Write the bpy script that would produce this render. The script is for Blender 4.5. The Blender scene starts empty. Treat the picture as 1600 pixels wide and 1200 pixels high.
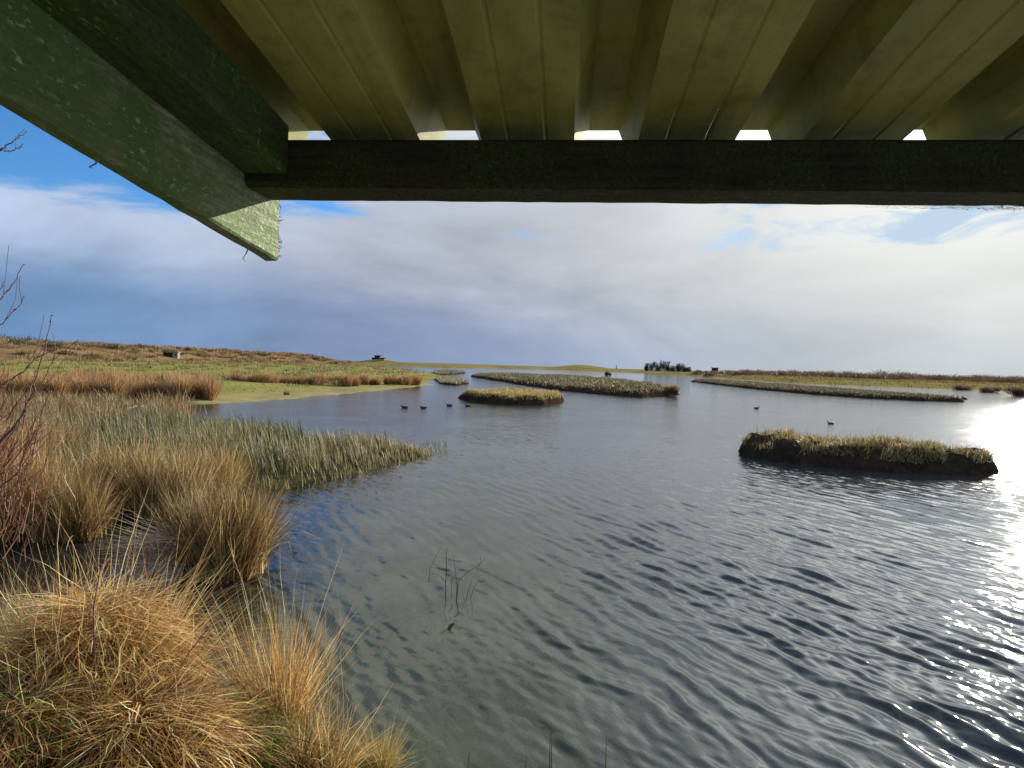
import bpy, bmesh, math, random
import numpy as np
from mathutils import Vector, Matrix

rng = np.random.default_rng(7)
random.seed(7)
R = math.radians
S = bpy.context.scene
COL = S.collection

# ------------------------------------------------------------------ camera
F, CU, CV = 1000.0, 800.0, 600.0            # focal length and centre in photo pixels
PITCH, ROLL, EYE = R(1.72), R(1.7), 2.2
cam_d = bpy.data.cameras.new('camera'); cam = bpy.data.objects.new('camera', cam_d); COL.objects.link(cam)
cam_d.sensor_width = 36.0; cam_d.lens = 36.0 * F / 1600.0
cam_d.clip_start = 0.02; cam_d.clip_end = 20000
CR = Matrix.Rotation(R(90) - PITCH, 4, 'X') @ Matrix.Rotation(ROLL, 4, 'Z')
cam.matrix_world = Matrix.Translation((0, 0, EYE)) @ CR
S.camera = cam
CR3 = CR.to_3x3()

# ------------------------------------------------------------------ light
SUN_AZ, SUN_EL = R(38.9), R(18.0)           # azimuth clockwise from +Y
SUN_DIR = Vector((math.sin(SUN_AZ) * math.cos(SUN_EL), math.cos(SUN_AZ) * math.cos(SUN_EL), math.sin(SUN_EL)))
sl = bpy.data.lights.new('sun', 'SUN'); sun = bpy.data.objects.new('sun', sl); COL.objects.link(sun)
sl.energy = 5.0; sl.angle = R(0.5); sl.color = (1.0, 0.93, 0.82)
sun.rotation_euler = (-SUN_DIR).to_track_quat('-Z', 'Y').to_euler()
sun.location = (0, 0, 60)
S.view_settings.view_transform = 'Standard'; S.view_settings.look = 'None'
S.view_settings.exposure = 0.58; S.view_settings.gamma = 1.0


class NT:
    """tiny helper for node graphs"""
    def __init__(s, tree):
        s.t = tree; s.n = tree.nodes; s.l = tree.links; s.n.clear()
    def put(s, sock, v):
        if isinstance(v, bpy.types.NodeSocket): s.l.new(v, sock)
        elif v is not None:
            try: sock.default_value = v
            except Exception:
                sock.default_value = tuple(v) + (1.0,) if len(v) == 3 else v
    def node(s, typ, ins=None, **kw):
        nd = s.n.new(typ)
        for k, v in kw.items(): setattr(nd, k, v)
        for k, v in (ins or {}).items(): s.put(nd.inputs[k], v)
        return nd
    def m(s, op, a, b=None, c=None, clamp=False):
        nd = s.node('ShaderNodeMath', operation=op, use_clamp=clamp)
        s.put(nd.inputs[0], a)
        if b is not None: s.put(nd.inputs[1], b)
        if c is not None: s.put(nd.inputs[2], c)
        return nd.outputs[0]
    def step(s, v, a, b, lo=0.0, hi=1.0):
        nd = s.node('ShaderNodeMapRange', interpolation_type='SMOOTHSTEP')
        s.put(nd.inputs[0], v); s.put(nd.inputs[1], a); s.put(nd.inputs[2], b); s.put(nd.inputs[3], lo); s.put(nd.inputs[4], hi)
        return nd.outputs[0]
    def mix(s, f, a, b, mode='MIX'):
        nd = s.node('ShaderNodeMix', data_type='RGBA', blend_type=mode)
        s.put(nd.inputs[0], f); s.put(nd.inputs[6], a if isinstance(a, bpy.types.NodeSocket) else tuple(a) + (1,))
        s.put(nd.inputs[7], b if isinstance(b, bpy.types.NodeSocket) else tuple(b) + (1,))
        return nd.outputs[2]
    def noise(s, vec, scale, detail=4, rough=0.5, dist=0.0):
        nd = s.node('ShaderNodeTexNoise', {'Scale': scale, 'Detail': detail, 'Roughness': rough, 'Distortion': dist})
        if vec is not None: s.l.new(vec, nd.inputs['Vector'])
        return nd.outputs[0]
    def mapping(s, vec, loc=(0, 0, 0), rot=(0, 0, 0), scale=(1, 1, 1)):
        nd = s.node('ShaderNodeMapping', {'Location': loc, 'Rotation': rot, 'Scale': scale})
        s.l.new(vec, nd.inputs['Vector']); return nd.outputs[0]


# ------------------------------------------------------------------ sky
W = bpy.data.worlds.new('World'); S.world = W; W.use_nodes = True
g = NT(W.node_tree)
sky = g.node('ShaderNodeTexSky', sky_type='NISHITA')
sky.sun_disc = False; sky.sun_elevation = SUN_EL; sky.sun_rotation = SUN_AZ
sky.air_density = 1.0; sky.dust_density = 0.6; sky.ozone_density = 2.0
gen = g.node('ShaderNodeTexCoord').outputs['Generated']
nrm = g.node('ShaderNodeVectorMath', operation='NORMALIZE'); g.l.new(gen, nrm.inputs[0])
sep = g.node('ShaderNodeSeparateXYZ'); g.l.new(nrm.outputs[0], sep.inputs[0])
dx, dy, dz = sep.outputs
el = g.m('MAXIMUM', dz, 0.0)
az = g.m('ARCTAN2', dx, dy)
den = g.m('ADD', el, 0.16)
pl = g.node('ShaderNodeCombineXYZ', {'X': g.m('DIVIDE', dx, den), 'Y': g.m('DIVIDE', dy, den), 'Z': 0.0}).outputs[0]
sph = g.node('ShaderNodeCombineXYZ', {'X': az, 'Y': g.m('MULTIPLY', el, 2.0), 'Z': 0.0}).outputs[0]
n1 = g.noise(g.mapping(pl, loc=(3.1, 1.7, 0), rot=(0, 0, .35), scale=(.8, 1.5, 1)), 0.85, 9, 0.56, 0.4)
n2 = g.noise(g.mapping(sph, loc=(1.3, 4.2, 0), rot=(0, 0, -.12), scale=(1.0, 1.0, 1)), 2.6, 8, 0.55, 0.5)
n3 = g.noise(g.mapping(sph, loc=(7.3, 2.2, 0), scale=(1.3, 2.4, 1)), 5.0, 8, 0.6, 0.6)
nn1 = g.m('SUBTRACT', n1, 0.5); nn2 = g.m('SUBTRACT', n2, 0.5); nn3 = g.m('SUBTRACT', n3, 0.5)
dots = g.node('ShaderNodeVectorMath', operation='DOT_PRODUCT'); g.l.new(nrm.outputs[0], dots.inputs[0]); dots.inputs[1].default_value = SUN_DIR
sunp = g.m('MAXIMUM', dots.outputs['Value'], 0.0)
# how much cloud: thin to the upper left and overhead, whole near the horizon
lowb = g.step(el, .20, .10)
edge = g.m('ADD', el, g.m('MULTIPLY', nn2, .10))
bias = g.m('SUBTRACT', 1.10, g.m('MULTIPLY', g.m('MULTIPLY', g.step(edge, .195, .30), g.step(az, -.34, -.60)), 1.35))
bias = g.m('SUBTRACT', bias, g.step(el, .30, .50, 0, .60))
hole = g.m('MULTIPLY', g.m('MULTIPLY', g.step(el, .130, .185), g.step(el, .34, .26)), g.step(az, .14, .42))
bias = g.m('SUBTRACT', bias, g.m('MULTIPLY', hole, g.m('ADD', .62, g.m('MULTIPLY', nn3, -2.6))))
lgap = g.m('MULTIPLY', g.m('MULTIPLY', g.step(edge, .165, .215), g.step(az, -.17, -.30)), .55)
bias = g.m('SUBTRACT', bias, lgap)
bias = g.m('ADD', bias, g.m('MULTIPLY', lowb, .8))
cov = g.m('ADD', bias, g.m('MULTIPLY', nn1, 1.5))
cov = g.m('ADD', cov, g.m('MULTIPLY', nn3, 1.25))
mask = g.step(cov, g.step(el, .12, .30, .30, .42), g.step(el, .12, .30, .95, .74))
# cloud colours: blue grey bank low down, paler veil above, brighter towards the sun
low = g.m('ADD', el, g.m('MULTIPLY', nn2, .13))
low = g.m('SUBTRACT', low, g.m('MULTIPLY', g.step(az, .1, -.6), .035))
bank = g.step(low, .145, .03)
rightw = g.step(az, -.20, .75)
leftw = g.step(az, -.10, -.75)
lightc = g.mix(rightw, (.30, .325, .385), (.46, .48, .47))
lightc = g.mix(g.m('MULTIPLY', leftw, .6), lightc, (.32, .42, .60))
darkc = g.mix(rightw, (.165, .215, .33), (.33, .36, .375))
darkc = g.mix(leftw, darkc, (.105, .195, .345))
cc = g.mix(bank, lightc, darkc)
tex = g.m('ADD', 1.0, g.m('ADD', g.m('MULTIPLY', nn2, .95), g.m('MULTIPLY', nn3, .26)))
cc = g.mix(1.0, cc, g.node('ShaderNodeCombineXYZ', {'X': tex, 'Y': tex, 'Z': tex}).outputs[0], 'MULTIPLY')
glow = g.m('POWER', sunp, 10.0)
cc = g.mix(g.m('MULTIPLY', g.m('MULTIPLY', glow, g.step(el, .0, .22, .35, 1.0)), .72, clamp=True), cc, (.69, .70, .67))
zen = g.step(el, .24, .50)
cc = g.mix(g.m('MULTIPLY', zen, .7), cc, (.80, .83, .79))
skyc = g.mix(1.0, sky.outputs[0], (.085, .085, .085), 'MULTIPLY')
skyc = g.mix(1.0, skyc, (.42, .86, 1.35), 'MULTIPLY')
skyc = g.mix(g.step(el, .32, .55, 0, .55), skyc, (.29, .35, .43))
skyc = g.mix(g.step(sunp, .75, .97), skyc, (.36, .46, .57))
fin = g.mix(mask, skyc, cc)
# the thin cloud round the sun itself, higher up than the window shows, is far brighter
halo = g.m('MULTIPLY', g.m('POWER', sunp, 16.0), g.step(el, .23, .36, 0, 1.9))
fin = g.mix(1.0, fin, g.node('ShaderNodeCombineXYZ', {'X': halo, 'Y': halo, 'Z': g.m('MULTIPLY', halo, .94)}).outputs[0], 'ADD')
bg = g.node('ShaderNodeBackground', {'Color': fin, 'Strength': 1.0})
g.l.new(bg.outputs[0], g.node('ShaderNodeOutputWorld').inputs[0])


# ------------------------------------------------------------------ helpers
def ray(u, v):
    d = CR3 @ Vector(((u - CU) / F, -(v - CV) / F, -1.0)); return d
def at(u, v, z=0.0):
    """ground point (height z) seen at photo pixel u, v"""
    d = ray(u, v); t = (z - EYE) / d.z; return np.array((d.x * t, d.y * t, z))
def atd(u, v, depth):
    """point at forward distance depth seen at photo pixel u, v"""
    d = ray(u, v); t = depth / d.y; return np.array((d.x * t, depth, EYE + d.z * t))

def tag(o, label=None, cat=None, group=None, kind=None):
    if label: o['label'] = label
    if cat: o['category'] = cat
    if group: o['group'] = group
    if kind: o['kind'] = kind
    return o
def link(name, mesh, mat=None, parent=None, loc=None):
    o = bpy.data.objects.new(name, mesh); COL.objects.link(o)
    if mat is not None and not mesh.materials: mesh.materials.append(mat)
    if parent is not None: o.parent = parent
    if loc is not None: o.location = loc
    return o
def empty(name, loc, rz=0.0):
    o = bpy.data.objects.new(name, None); COL.objects.link(o); o.location = loc; o.rotation_euler = (0, 0, rz)
    o.empty_display_size = .2; return o
def copy_tree(o, parent=None):
    c = o.copy(); COL.objects.link(c)
    if parent is not None: c.parent = parent
    for ch in list(o.children): copy_tree(ch, c)
    return c

def raw_mesh(name, V, T, col=None, smooth=False):
    """mesh from vertex array and an (n,3) or (n,4) index array"""
    V = np.asarray(V, np.float32); T = np.asarray(T, np.int32)
    me = bpy.data.meshes.new(name); k = T.shape[1]
    me.vertices.add(len(V)); me.vertices.foreach_set('co', V.ravel())
    me.loops.add(T.size); me.loops.foreach_set('vertex_index', T.ravel())
    me.polygons.add(len(T)); me.polygons.foreach_set('loop_start', np.arange(len(T), dtype=np.int32) * k)
    me.polygons.foreach_set('use_smooth', np.full(len(T), bool(smooth)))
    me.update(calc_edges=True)
    if col is not None:
        c4 = np.ones((len(V), 4), np.float32); c4[:, :3] = col
        at_ = me.color_attributes.new('tint', 'FLOAT_COLOR', 'POINT'); at_.data.foreach_set('color', c4.ravel())
    return me

class MB:
    """collects solid pieces into one mesh"""
    def __init__(s): s.v = []; s.f = []
    def add(s, vs, fs):
        o = len(s.v); s.v += [tuple(map(float, p)) for p in vs]; s.f += [tuple(i + o for i in f) for f in fs]
    def box(s, a, b, M=None):
        (x0, y0, z0), (x1, y1, z1) = a, b
        vs = [(x0, y0, z0), (x1, y0, z0), (x1, y1, z0), (x0, y1, z0), (x0, y0, z1), (x1, y0, z1), (x1, y1, z1), (x0, y1, z1)]
        if M is not None: vs = [M @ Vector(p) for p in vs]
        s.add(vs, [(3, 2, 1, 0), (4, 5, 6, 7), (0, 1, 5, 4), (1, 2, 6, 5), (2, 3, 7, 6), (3, 0, 4, 7)])
    def tube(s, pts, rad, n=6):
        pts = [Vector(p) for p in pts]; vs = []; fs = []; k = len(pts)
        for i, p in enumerate(pts):
            t = (pts[min(i + 1, k - 1)] - pts[max(i - 1, 0)]).normalized()
            a = t.orthogonal().normalized(); b = t.cross(a)
            r = rad[i] if hasattr(rad, '__len__') else rad
            for j in range(n):
                w = 2 * math.pi * j / n; vs.append(p + (a * math.cos(w) + b * math.sin(w)) * r)
        for i in range(k - 1):
            for j in range(n):
                j2 = (j + 1) % n; fs.append((i * n + j, i * n + j2, (i + 1) * n + j2, (i + 1) * n + j))
        fs.append(tuple(range(n - 1, -1, -1))); fs.append(tuple(range((k - 1) * n, k * n)))
        s.add(vs, fs)
    def mesh(s, name, smooth=False, bevel=0.0):
        me = bpy.data.meshes.new(name); me.from_pydata(s.v, [], s.f); me.update()
        if bevel:
            bm = bmesh.new(); bm.from_mesh(me)
            bmesh.ops.bevel(bm, geom=bm.edges[:], offset=bevel, segments=2, affect='EDGES', clamp_overlap=True)
            bm.to_mesh(me); bm.free()
        if smooth: me.polygons.foreach_set('use_smooth', [True] * len(me.polygons))
        return me
    def build(s, name, mat, parent=None, loc=None, smooth=False, bevel=0.0):
        return link(name, s.mesh(name, smooth, bevel), mat, parent, loc)

def vnoise(x, y, scale, seed=0, octs=3):
    """smooth value noise, -1..1"""
    out = np.zeros_like(x, dtype=float); amp = 1.0; tot = 0
    for o in range(octs):
        r = np.random.default_rng(seed * 31 + o); G = r.random((64, 64)) * 2 - 1
        X = x / scale * 2 ** o + 17.3 * o; Y = y / scale * 2 ** o - 9.1 * o
        i = np.floor(X).astype(int); j = np.floor(Y).astype(int); fx = X - i; fy = Y - j
        fx = fx * fx * (3 - 2 * fx); fy = fy * fy * (3 - 2 * fy)
        a = G[i % 64, j % 64]; b = G[(i + 1) % 64, j % 64]; c = G[i % 64, (j + 1) % 64]; d = G[(i + 1) % 64, (j + 1) % 64]
        out += amp * ((a * (1 - fx) + b * fx) * (1 - fy) + (c * (1 - fx) + d * fx) * fy); tot += amp; amp *= .5
    return out / tot

def sdist(px, py, poly):
    """distance inside (positive) or outside (negative) a polygon"""
    P = np.asarray(poly, float)[:, :2]; d = np.full(px.shape, 1e9); ins = np.zeros(px.shape, bool)
    for a, b in zip(P, np.roll(P, -1, 0)):
        e = b - a; w0 = px - a[0]; w1 = py - a[1]
        t = np.clip((w0 * e[0] + w1 * e[1]) / max(e @ e, 1e-9), 0, 1)
        d = np.minimum(d, np.hypot(w0 - e[0] * t, w1 - e[1] * t))
        c = (a[1] > py) != (b[1] > py)
        if a[1] != b[1]: ins ^= c & (px < (b[0] - a[0]) * (py - a[1]) / (b[1] - a[1]) + a[0])
    return np.where(ins, d, -d)

class Land:
    """a raised piece of ground inside an outline: height field that dips under the water at its edge"""
    def __init__(s, poly, h, ramp, rough=0.05, rscale=1.0, wob=0.0, wscale=2.0, seed=1, power=1.0, extra=None):
        s.poly = poly; s.h = h; s.ramp = ramp; s.rough = rough; s.rs = rscale; s.wob = wob; s.ws = wscale; s.seed = seed; s.power = power; s.extra = extra
    def d(s, x, y):
        return sdist(x, y, s.poly) + (s.wob * vnoise(x, y, s.ws, s.seed + 5, 3) if s.wob else 0)
    def z(s, x, y):
        d = s.d(x, y); t = np.clip(d / s.ramp, 0, 1); t = t * t * (3 - 2 * t) if s.power == 1 else t ** s.power
        z = s.h * t + s.rough * vnoise(x, y, s.rs, s.seed, 4) * np.clip(d / s.ramp + .15, 0, 1)
        if s.extra is not None: z = z + s.extra(x, y) * np.clip(t * 2, 0, 1)
        return np.where(d < 0, np.maximum(-.35, d * .6), z)
    def build(s, name, step, mat, parent=None):
        P = np.asarray(s.poly, float)[:, :2]; m = step * 3 + s.wob
        x0, y0 = P.min(0) - m; x1, y1 = P.max(0) + m
        nx = int((x1 - x0) / step) + 1; ny = int((y1 - y0) / step) + 1
        X, Y = np.meshgrid(x0 + np.arange(nx) * step, y0 + np.arange(ny) * step)
        Z = s.z(X, Y); D = s.d(X, Y)
        keep = D > -2.2 * step
        I = np.arange(nx * ny).reshape(ny, nx)
        ok = keep[:-1, :-1] & keep[1:, :-1] & keep[:-1, 1:] & keep[1:, 1:]
        Q = np.stack([I[:-1, :-1][ok], I[:-1, 1:][ok], I[1:, 1:][ok], I[1:, :-1][ok]], 1)
        used, inv = np.unique(Q, return_inverse=True); Q = inv.reshape(Q.shape)
        V = np.stack([X.ravel(), Y.ravel(), Z.ravel()], 1)[used]
        return link(name, raw_mesh(name, V, Q, smooth=True), mat, parent)
    def scatter(s, n, inset=0.0, dens=None):
        P = np.asarray(s.poly, float)[:, :2]; lo, hi = P.min(0), P.max(0); xs = []; ys = []; got = 0
        for _ in range(200):
            x = rng.uniform(lo[0], hi[0], n * 2); y = rng.uniform(lo[1], hi[1], n * 2)
            k = s.d(x, y) > inset
            if dens is not None: k &= rng.random(len(x)) < dens(x, y)
            xs.append(x[k]); ys.append(y[k]); got += k.sum()
            if got >= n: break
        x = np.concatenate(xs)[:n]; y = np.concatenate(ys)[:n]
        return np.stack([x, y, s.z(x, y)], 1)

def U(a, b, n): return rng.uniform(a, b, n)
def palette(cols, n, jit=.18, w=None):
    c = np.asarray(cols, float); k = rng.choice(len(c), n, p=w)
    return np.clip(c[k] * (1 + rng.normal(0, jit + .06, (n, 1))) * (1 + rng.normal(0, .05, (n, 3))), .003, .95)

def blade_arrays(B, h, w, az, lean, curve, col, segs=3, taper=.7, face=None, kink=0.0):
    """ribbons that rise from points B; lean and curve in radians away from upright towards az"""
    n = len(B); h = np.broadcast_to(h, n).astype(float); w = np.broadcast_to(w, n).astype(float)
    lean = np.broadcast_to(lean, n).astype(float); curve = np.broadcast_to(curve, n).astype(float)
    H = np.stack([np.cos(az), np.sin(az), np.zeros(n)], 1)
    fa = (az + math.pi / 2 + rng.normal(0, .9, n)) if face is None else face
    Wd = np.stack([np.cos(fa), np.sin(fa), np.zeros(n)], 1)
    p = np.array(B, float); rows = [p.copy()]
    kk = rng.normal(0, 1, (n, 2)) * kink
    for i in range(segs):
        th = lean + curve * ((i + .5) / segs) ** 1.3
        p = p + (h / segs)[:, None] * (np.sin(th)[:, None] * H + np.cos(th)[:, None] * np.array((0, 0, 1.)))
        p[:, :2] += kk * (h / segs)[:, None] * (1 if i % 2 else -1)
        rows.append(p.copy())
    per = 2 * segs + 1; V = np.zeros((n, per, 3))
    for i in range(segs):
        ww = (w * (1 - i / segs) ** taper * .5)[:, None] * Wd
        V[:, 2 * i] = rows[i] - ww; V[:, 2 * i + 1] = rows[i] + ww
    V[:, -1] = rows[segs]
    t = []
    for i in range(segs - 1):
        a = 2 * i; t += [(a, a + 1, a + 3), (a, a + 3, a + 2)]
    a = 2 * (segs - 1); t.append((a, a + 1, a + 2))
    T = (np.arange(n)[:, None, None] * per + np.array(t)[None]).reshape(-1, 3)
    C = np.repeat(col, per, 0)
    return V.reshape(-1, 3), T, C
def join(*arrs):
    V = []; T = []; C = []; o = 0
    for v, t, c in arrs: V.append(v); T.append(t + o); C.append(c); o += len(v)
    return np.concatenate(V), np.concatenate(T), np.concatenate(C)
def blades(name, arr, mat, parent=None, loc=None):
    return link(name, raw_mesh(name, arr[0], arr[1], arr[2]), mat, parent, loc)

def clump(n, r, h, w, cols, spread=.9, droop=.6, segs=4, up=.15, hj=.25, kink=0.0, wts=None, wind=None, windamt=0.0):
    """arrays of a tussock centred on the origin"""
    a = U(0, 2 * math.pi, n); q = np.sqrt(rng.random(n)); rr = r * q
    B = np.stack([np.cos(a) * rr, np.sin(a) * rr, -.03 * np.ones(n)], 1)
    az = a + rng.normal(0, .55, n)
    lean = np.abs(up * rng.normal(0, 1, n)) + spread * q * rng.random(n) ** .6
    cur = droop * rng.random(n)
    K = max(5, int(n / 90)); kt = rng.integers(0, K, n); ta = U(0, 6.28, K); tl = np.abs(rng.normal(0, .22, K)) * min(1, spread + .2); tb = U(.55, 1.3, K)
    B[:, 0] = .35 * B[:, 0] + .65 * (np.cos(a[kt]) * rr[kt]) ; B[:, 1] = .35 * B[:, 1] + .65 * (np.sin(a[kt]) * rr[kt])
    vx = np.cos(az) * lean + np.cos(ta[kt]) * tl[kt]; vy = np.sin(az) * lean + np.sin(ta[kt]) * tl[kt]; az = np.arctan2(vy, vx); lean = np.hypot(vx, vy)
    if wind is not None:
        k = rng.random(n) < windamt; az = np.where(k, wind + rng.normal(0, .5, n), az)
    hh = h * np.clip(rng.normal(1, hj, n), .35, 1.6) * (1 - .25 * q)
    return blade_arrays(B, hh * (.8 + .25 * tb[kt]), w * U(.6, 1.3, n), az, lean, cur, np.clip(palette(cols, n, w=wts) * tb[kt][:, None], .003, .92), segs, kink=kink)

# ------------------------------------------------------------------ materials
def new_mat(name):
    m = bpy.data.materials.new(name); m.use_nodes = True; return m, NT(m.node_tree)
def out(n, sh): n.l.new(sh, n.node('ShaderNodeOutputMaterial').inputs[0])
def bumpn(n, hgt, strength=.4, dist=.01):
    return n.node('ShaderNodeBump', {'Height': hgt, 'Strength': strength, 'Distance': dist}).outputs[0]
def mat_leaf(name, trans=.35, rough=.55, spec=.3):
    m, n = new_mat(name)
    c = n.node('ShaderNodeAttribute', attribute_name='tint').outputs[0]
    p = n.node('ShaderNodeBsdfPrincipled', {'Base Color': c, 'Roughness': rough, 'Specular IOR Level': spec})
    t = n.node('ShaderNodeBsdfTranslucent', {'Color': c})
    mx = n.node('ShaderNodeMixShader', {0: trans}); n.l.new(p.outputs[0], mx.inputs[1]); n.l.new(t.outputs[0], mx.inputs[2])
    out(n, mx.outputs[0]); return m
def mat_ground(name, a, b, c, s1=1.0, s2=8.0, rough=.95, bump=.5):
    m, n = new_mat(name)
    pos = n.node('ShaderNodeNewGeometry').outputs['Position']
    f1 = n.noise(pos, s1, 6, .6, .3); f2 = n.noise(pos, s2, 6, .65)
    col = n.mix(n.step(f1, .38, .62), a, b); col = n.mix(n.m('MULTIPLY', n.step(f2, .45, .7), .7), col, c)
    p = n.node('ShaderNodeBsdfPrincipled', {'Base Color': col, 'Roughness': rough, 'Specular IOR Level': .0,
        'Normal': bumpn(n, f2, bump, .05)})
    out(n, p.outputs[0]); return m
def mat_plain(name, col, col2=None, scale=6.0, rough=.7, metal=0.0, bump=.2, spec=.3):
    m, n = new_mat(name)
    co = n.node('ShaderNodeTexCoord').outputs['Object']
    f = n.noise(co, scale, 6, .6)
    c = n.mix(n.step(f, .35, .65), col, col2 or tuple(x * .6 for x in col))
    p = n.node('ShaderNodeBsdfPrincipled', {'Base Color': c, 'Roughness': rough, 'Metallic': metal, 'Specular IOR Level': spec,
        'Normal': bumpn(n, f, bump, .01)})
    out(n, p.outputs[0]); return m
def mat_wood(name, base, dark, algae, alg=.5, speck=(.42, .44, .33), grain=(95, 5, 95), bump=1.0, lit_tip=None):
    """rough sawn timber, grain along local Y, green algae in patches"""
    m, n = new_mat(name)
    co = n.node('ShaderNodeTexCoord').outputs['Object']
    gr = n.noise(n.mapping(co, scale=grain), 1.6, 8, .62, .25)
    saw = n.noise(n.mapping(n.mapping(co, rot=(.42, 0, 0)), scale=(20, 190, 30)), 1.0, 4, .6, .15)
    blot = n.noise(co, 9.0, 6, .6, .4); fine = n.noise(n.mapping(co, scale=(1, .45, 1)), 210.0, 4, .65)
    c = n.mix(n.step(gr, .36, .64), dark, base)
    c = n.mix(n.m('MULTIPLY', n.step(saw, .50, .68), .38), c, tuple(x * .55 for x in dark))
    af = n.m('MULTIPLY', n.step(blot, .36, .62), alg)
    if lit_tip:
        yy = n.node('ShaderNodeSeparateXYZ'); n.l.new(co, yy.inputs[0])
        af = n.m('MULTIPLY', n.step(blot, .30, .52), n.step(n.m('ADD', yy.outputs[1], n.m('MULTIPLY', blot, .2)), lit_tip - .25, lit_tip + .08, .97, .42))  # algae thins towards the tip, its sunlit paleness put into the colour
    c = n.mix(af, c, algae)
    c = n.mix(n.m('MULTIPLY', n.step(fine, .50, .36), .55), c, tuple(x * .6 for x in dark))
    c = n.mix(n.m('MULTIPLY', n.m('MULTIPLY', n.step(fine, .57, .66), n.step(blot, .42, .6)), .8), c, speck)
    hg = n.m('ADD', n.m('MULTIPLY', gr, .7), n.m('ADD', n.m('MULTIPLY', saw, .6), n.m('MULTIPLY', fine, .9)))
    p = n.node('ShaderNodeBsdfPrincipled', {'Base Color': c, 'Roughness': .85, 'Specular IOR Level': .2, 'Normal': bumpn(n, hg, bump, .004)})
    out(n, p.outputs[0]); return m

M_STRAW = mat_leaf('dry_straw', .42)
M_RUSH = mat_leaf('rush_stem', .32)
M_REED = mat_leaf('reed_leaf', .30)
M_GRASS = mat_leaf('green_blade', .40)
M_TWIG = mat_plain('twig_bark', (.19, .105, .07), (.09, .055, .045), 30, .75)
M_TWIG_RED = mat_plain('red_bark', (.22, .095, .05), (.12, .05, .03), 30, .7)
M_BRAMBLE = mat_plain('bramble_bark', (.15, .04, .045), (.07, .03, .03), 25, .6)
M_BANK = mat_ground('bank_soil', (.10, .085, .04), (.055, .05, .02), (.16, .12, .055), 2.0, 14)
M_MARSH = mat_ground('marsh_soil', (.05, .045, .02), (.03, .028, .016), (.09, .075, .035), .8, 6)
M_MEADOW = mat_ground('meadow_turf', (.25, .23, .072), (.185, .185, .05), (.33, .26, .11), .12, .9, .95, .7)
M_HILL = mat_ground('bracken_slope', (.21, .14, .068), (.14, .09, .045), (.29, .21, .105), .045, .35, .95, .8)
M_SHORE = mat_ground('shore_turf', (.25, .205, .070), (.17, .135, .05), (.31, .25, .095), .03, .3, .95, .8)
M_MUD = mat_ground('shore_mud', (.30, .25, .11), (.21, .19, .09), (.38, .31, .14), .3, 2.0, .8, .4)
M_PEAT = mat_ground('peat_bank', (.046, .030, .022), (.026, .018, .014), (.085, .058, .032), 1.5, 9, .9, .9)

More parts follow.
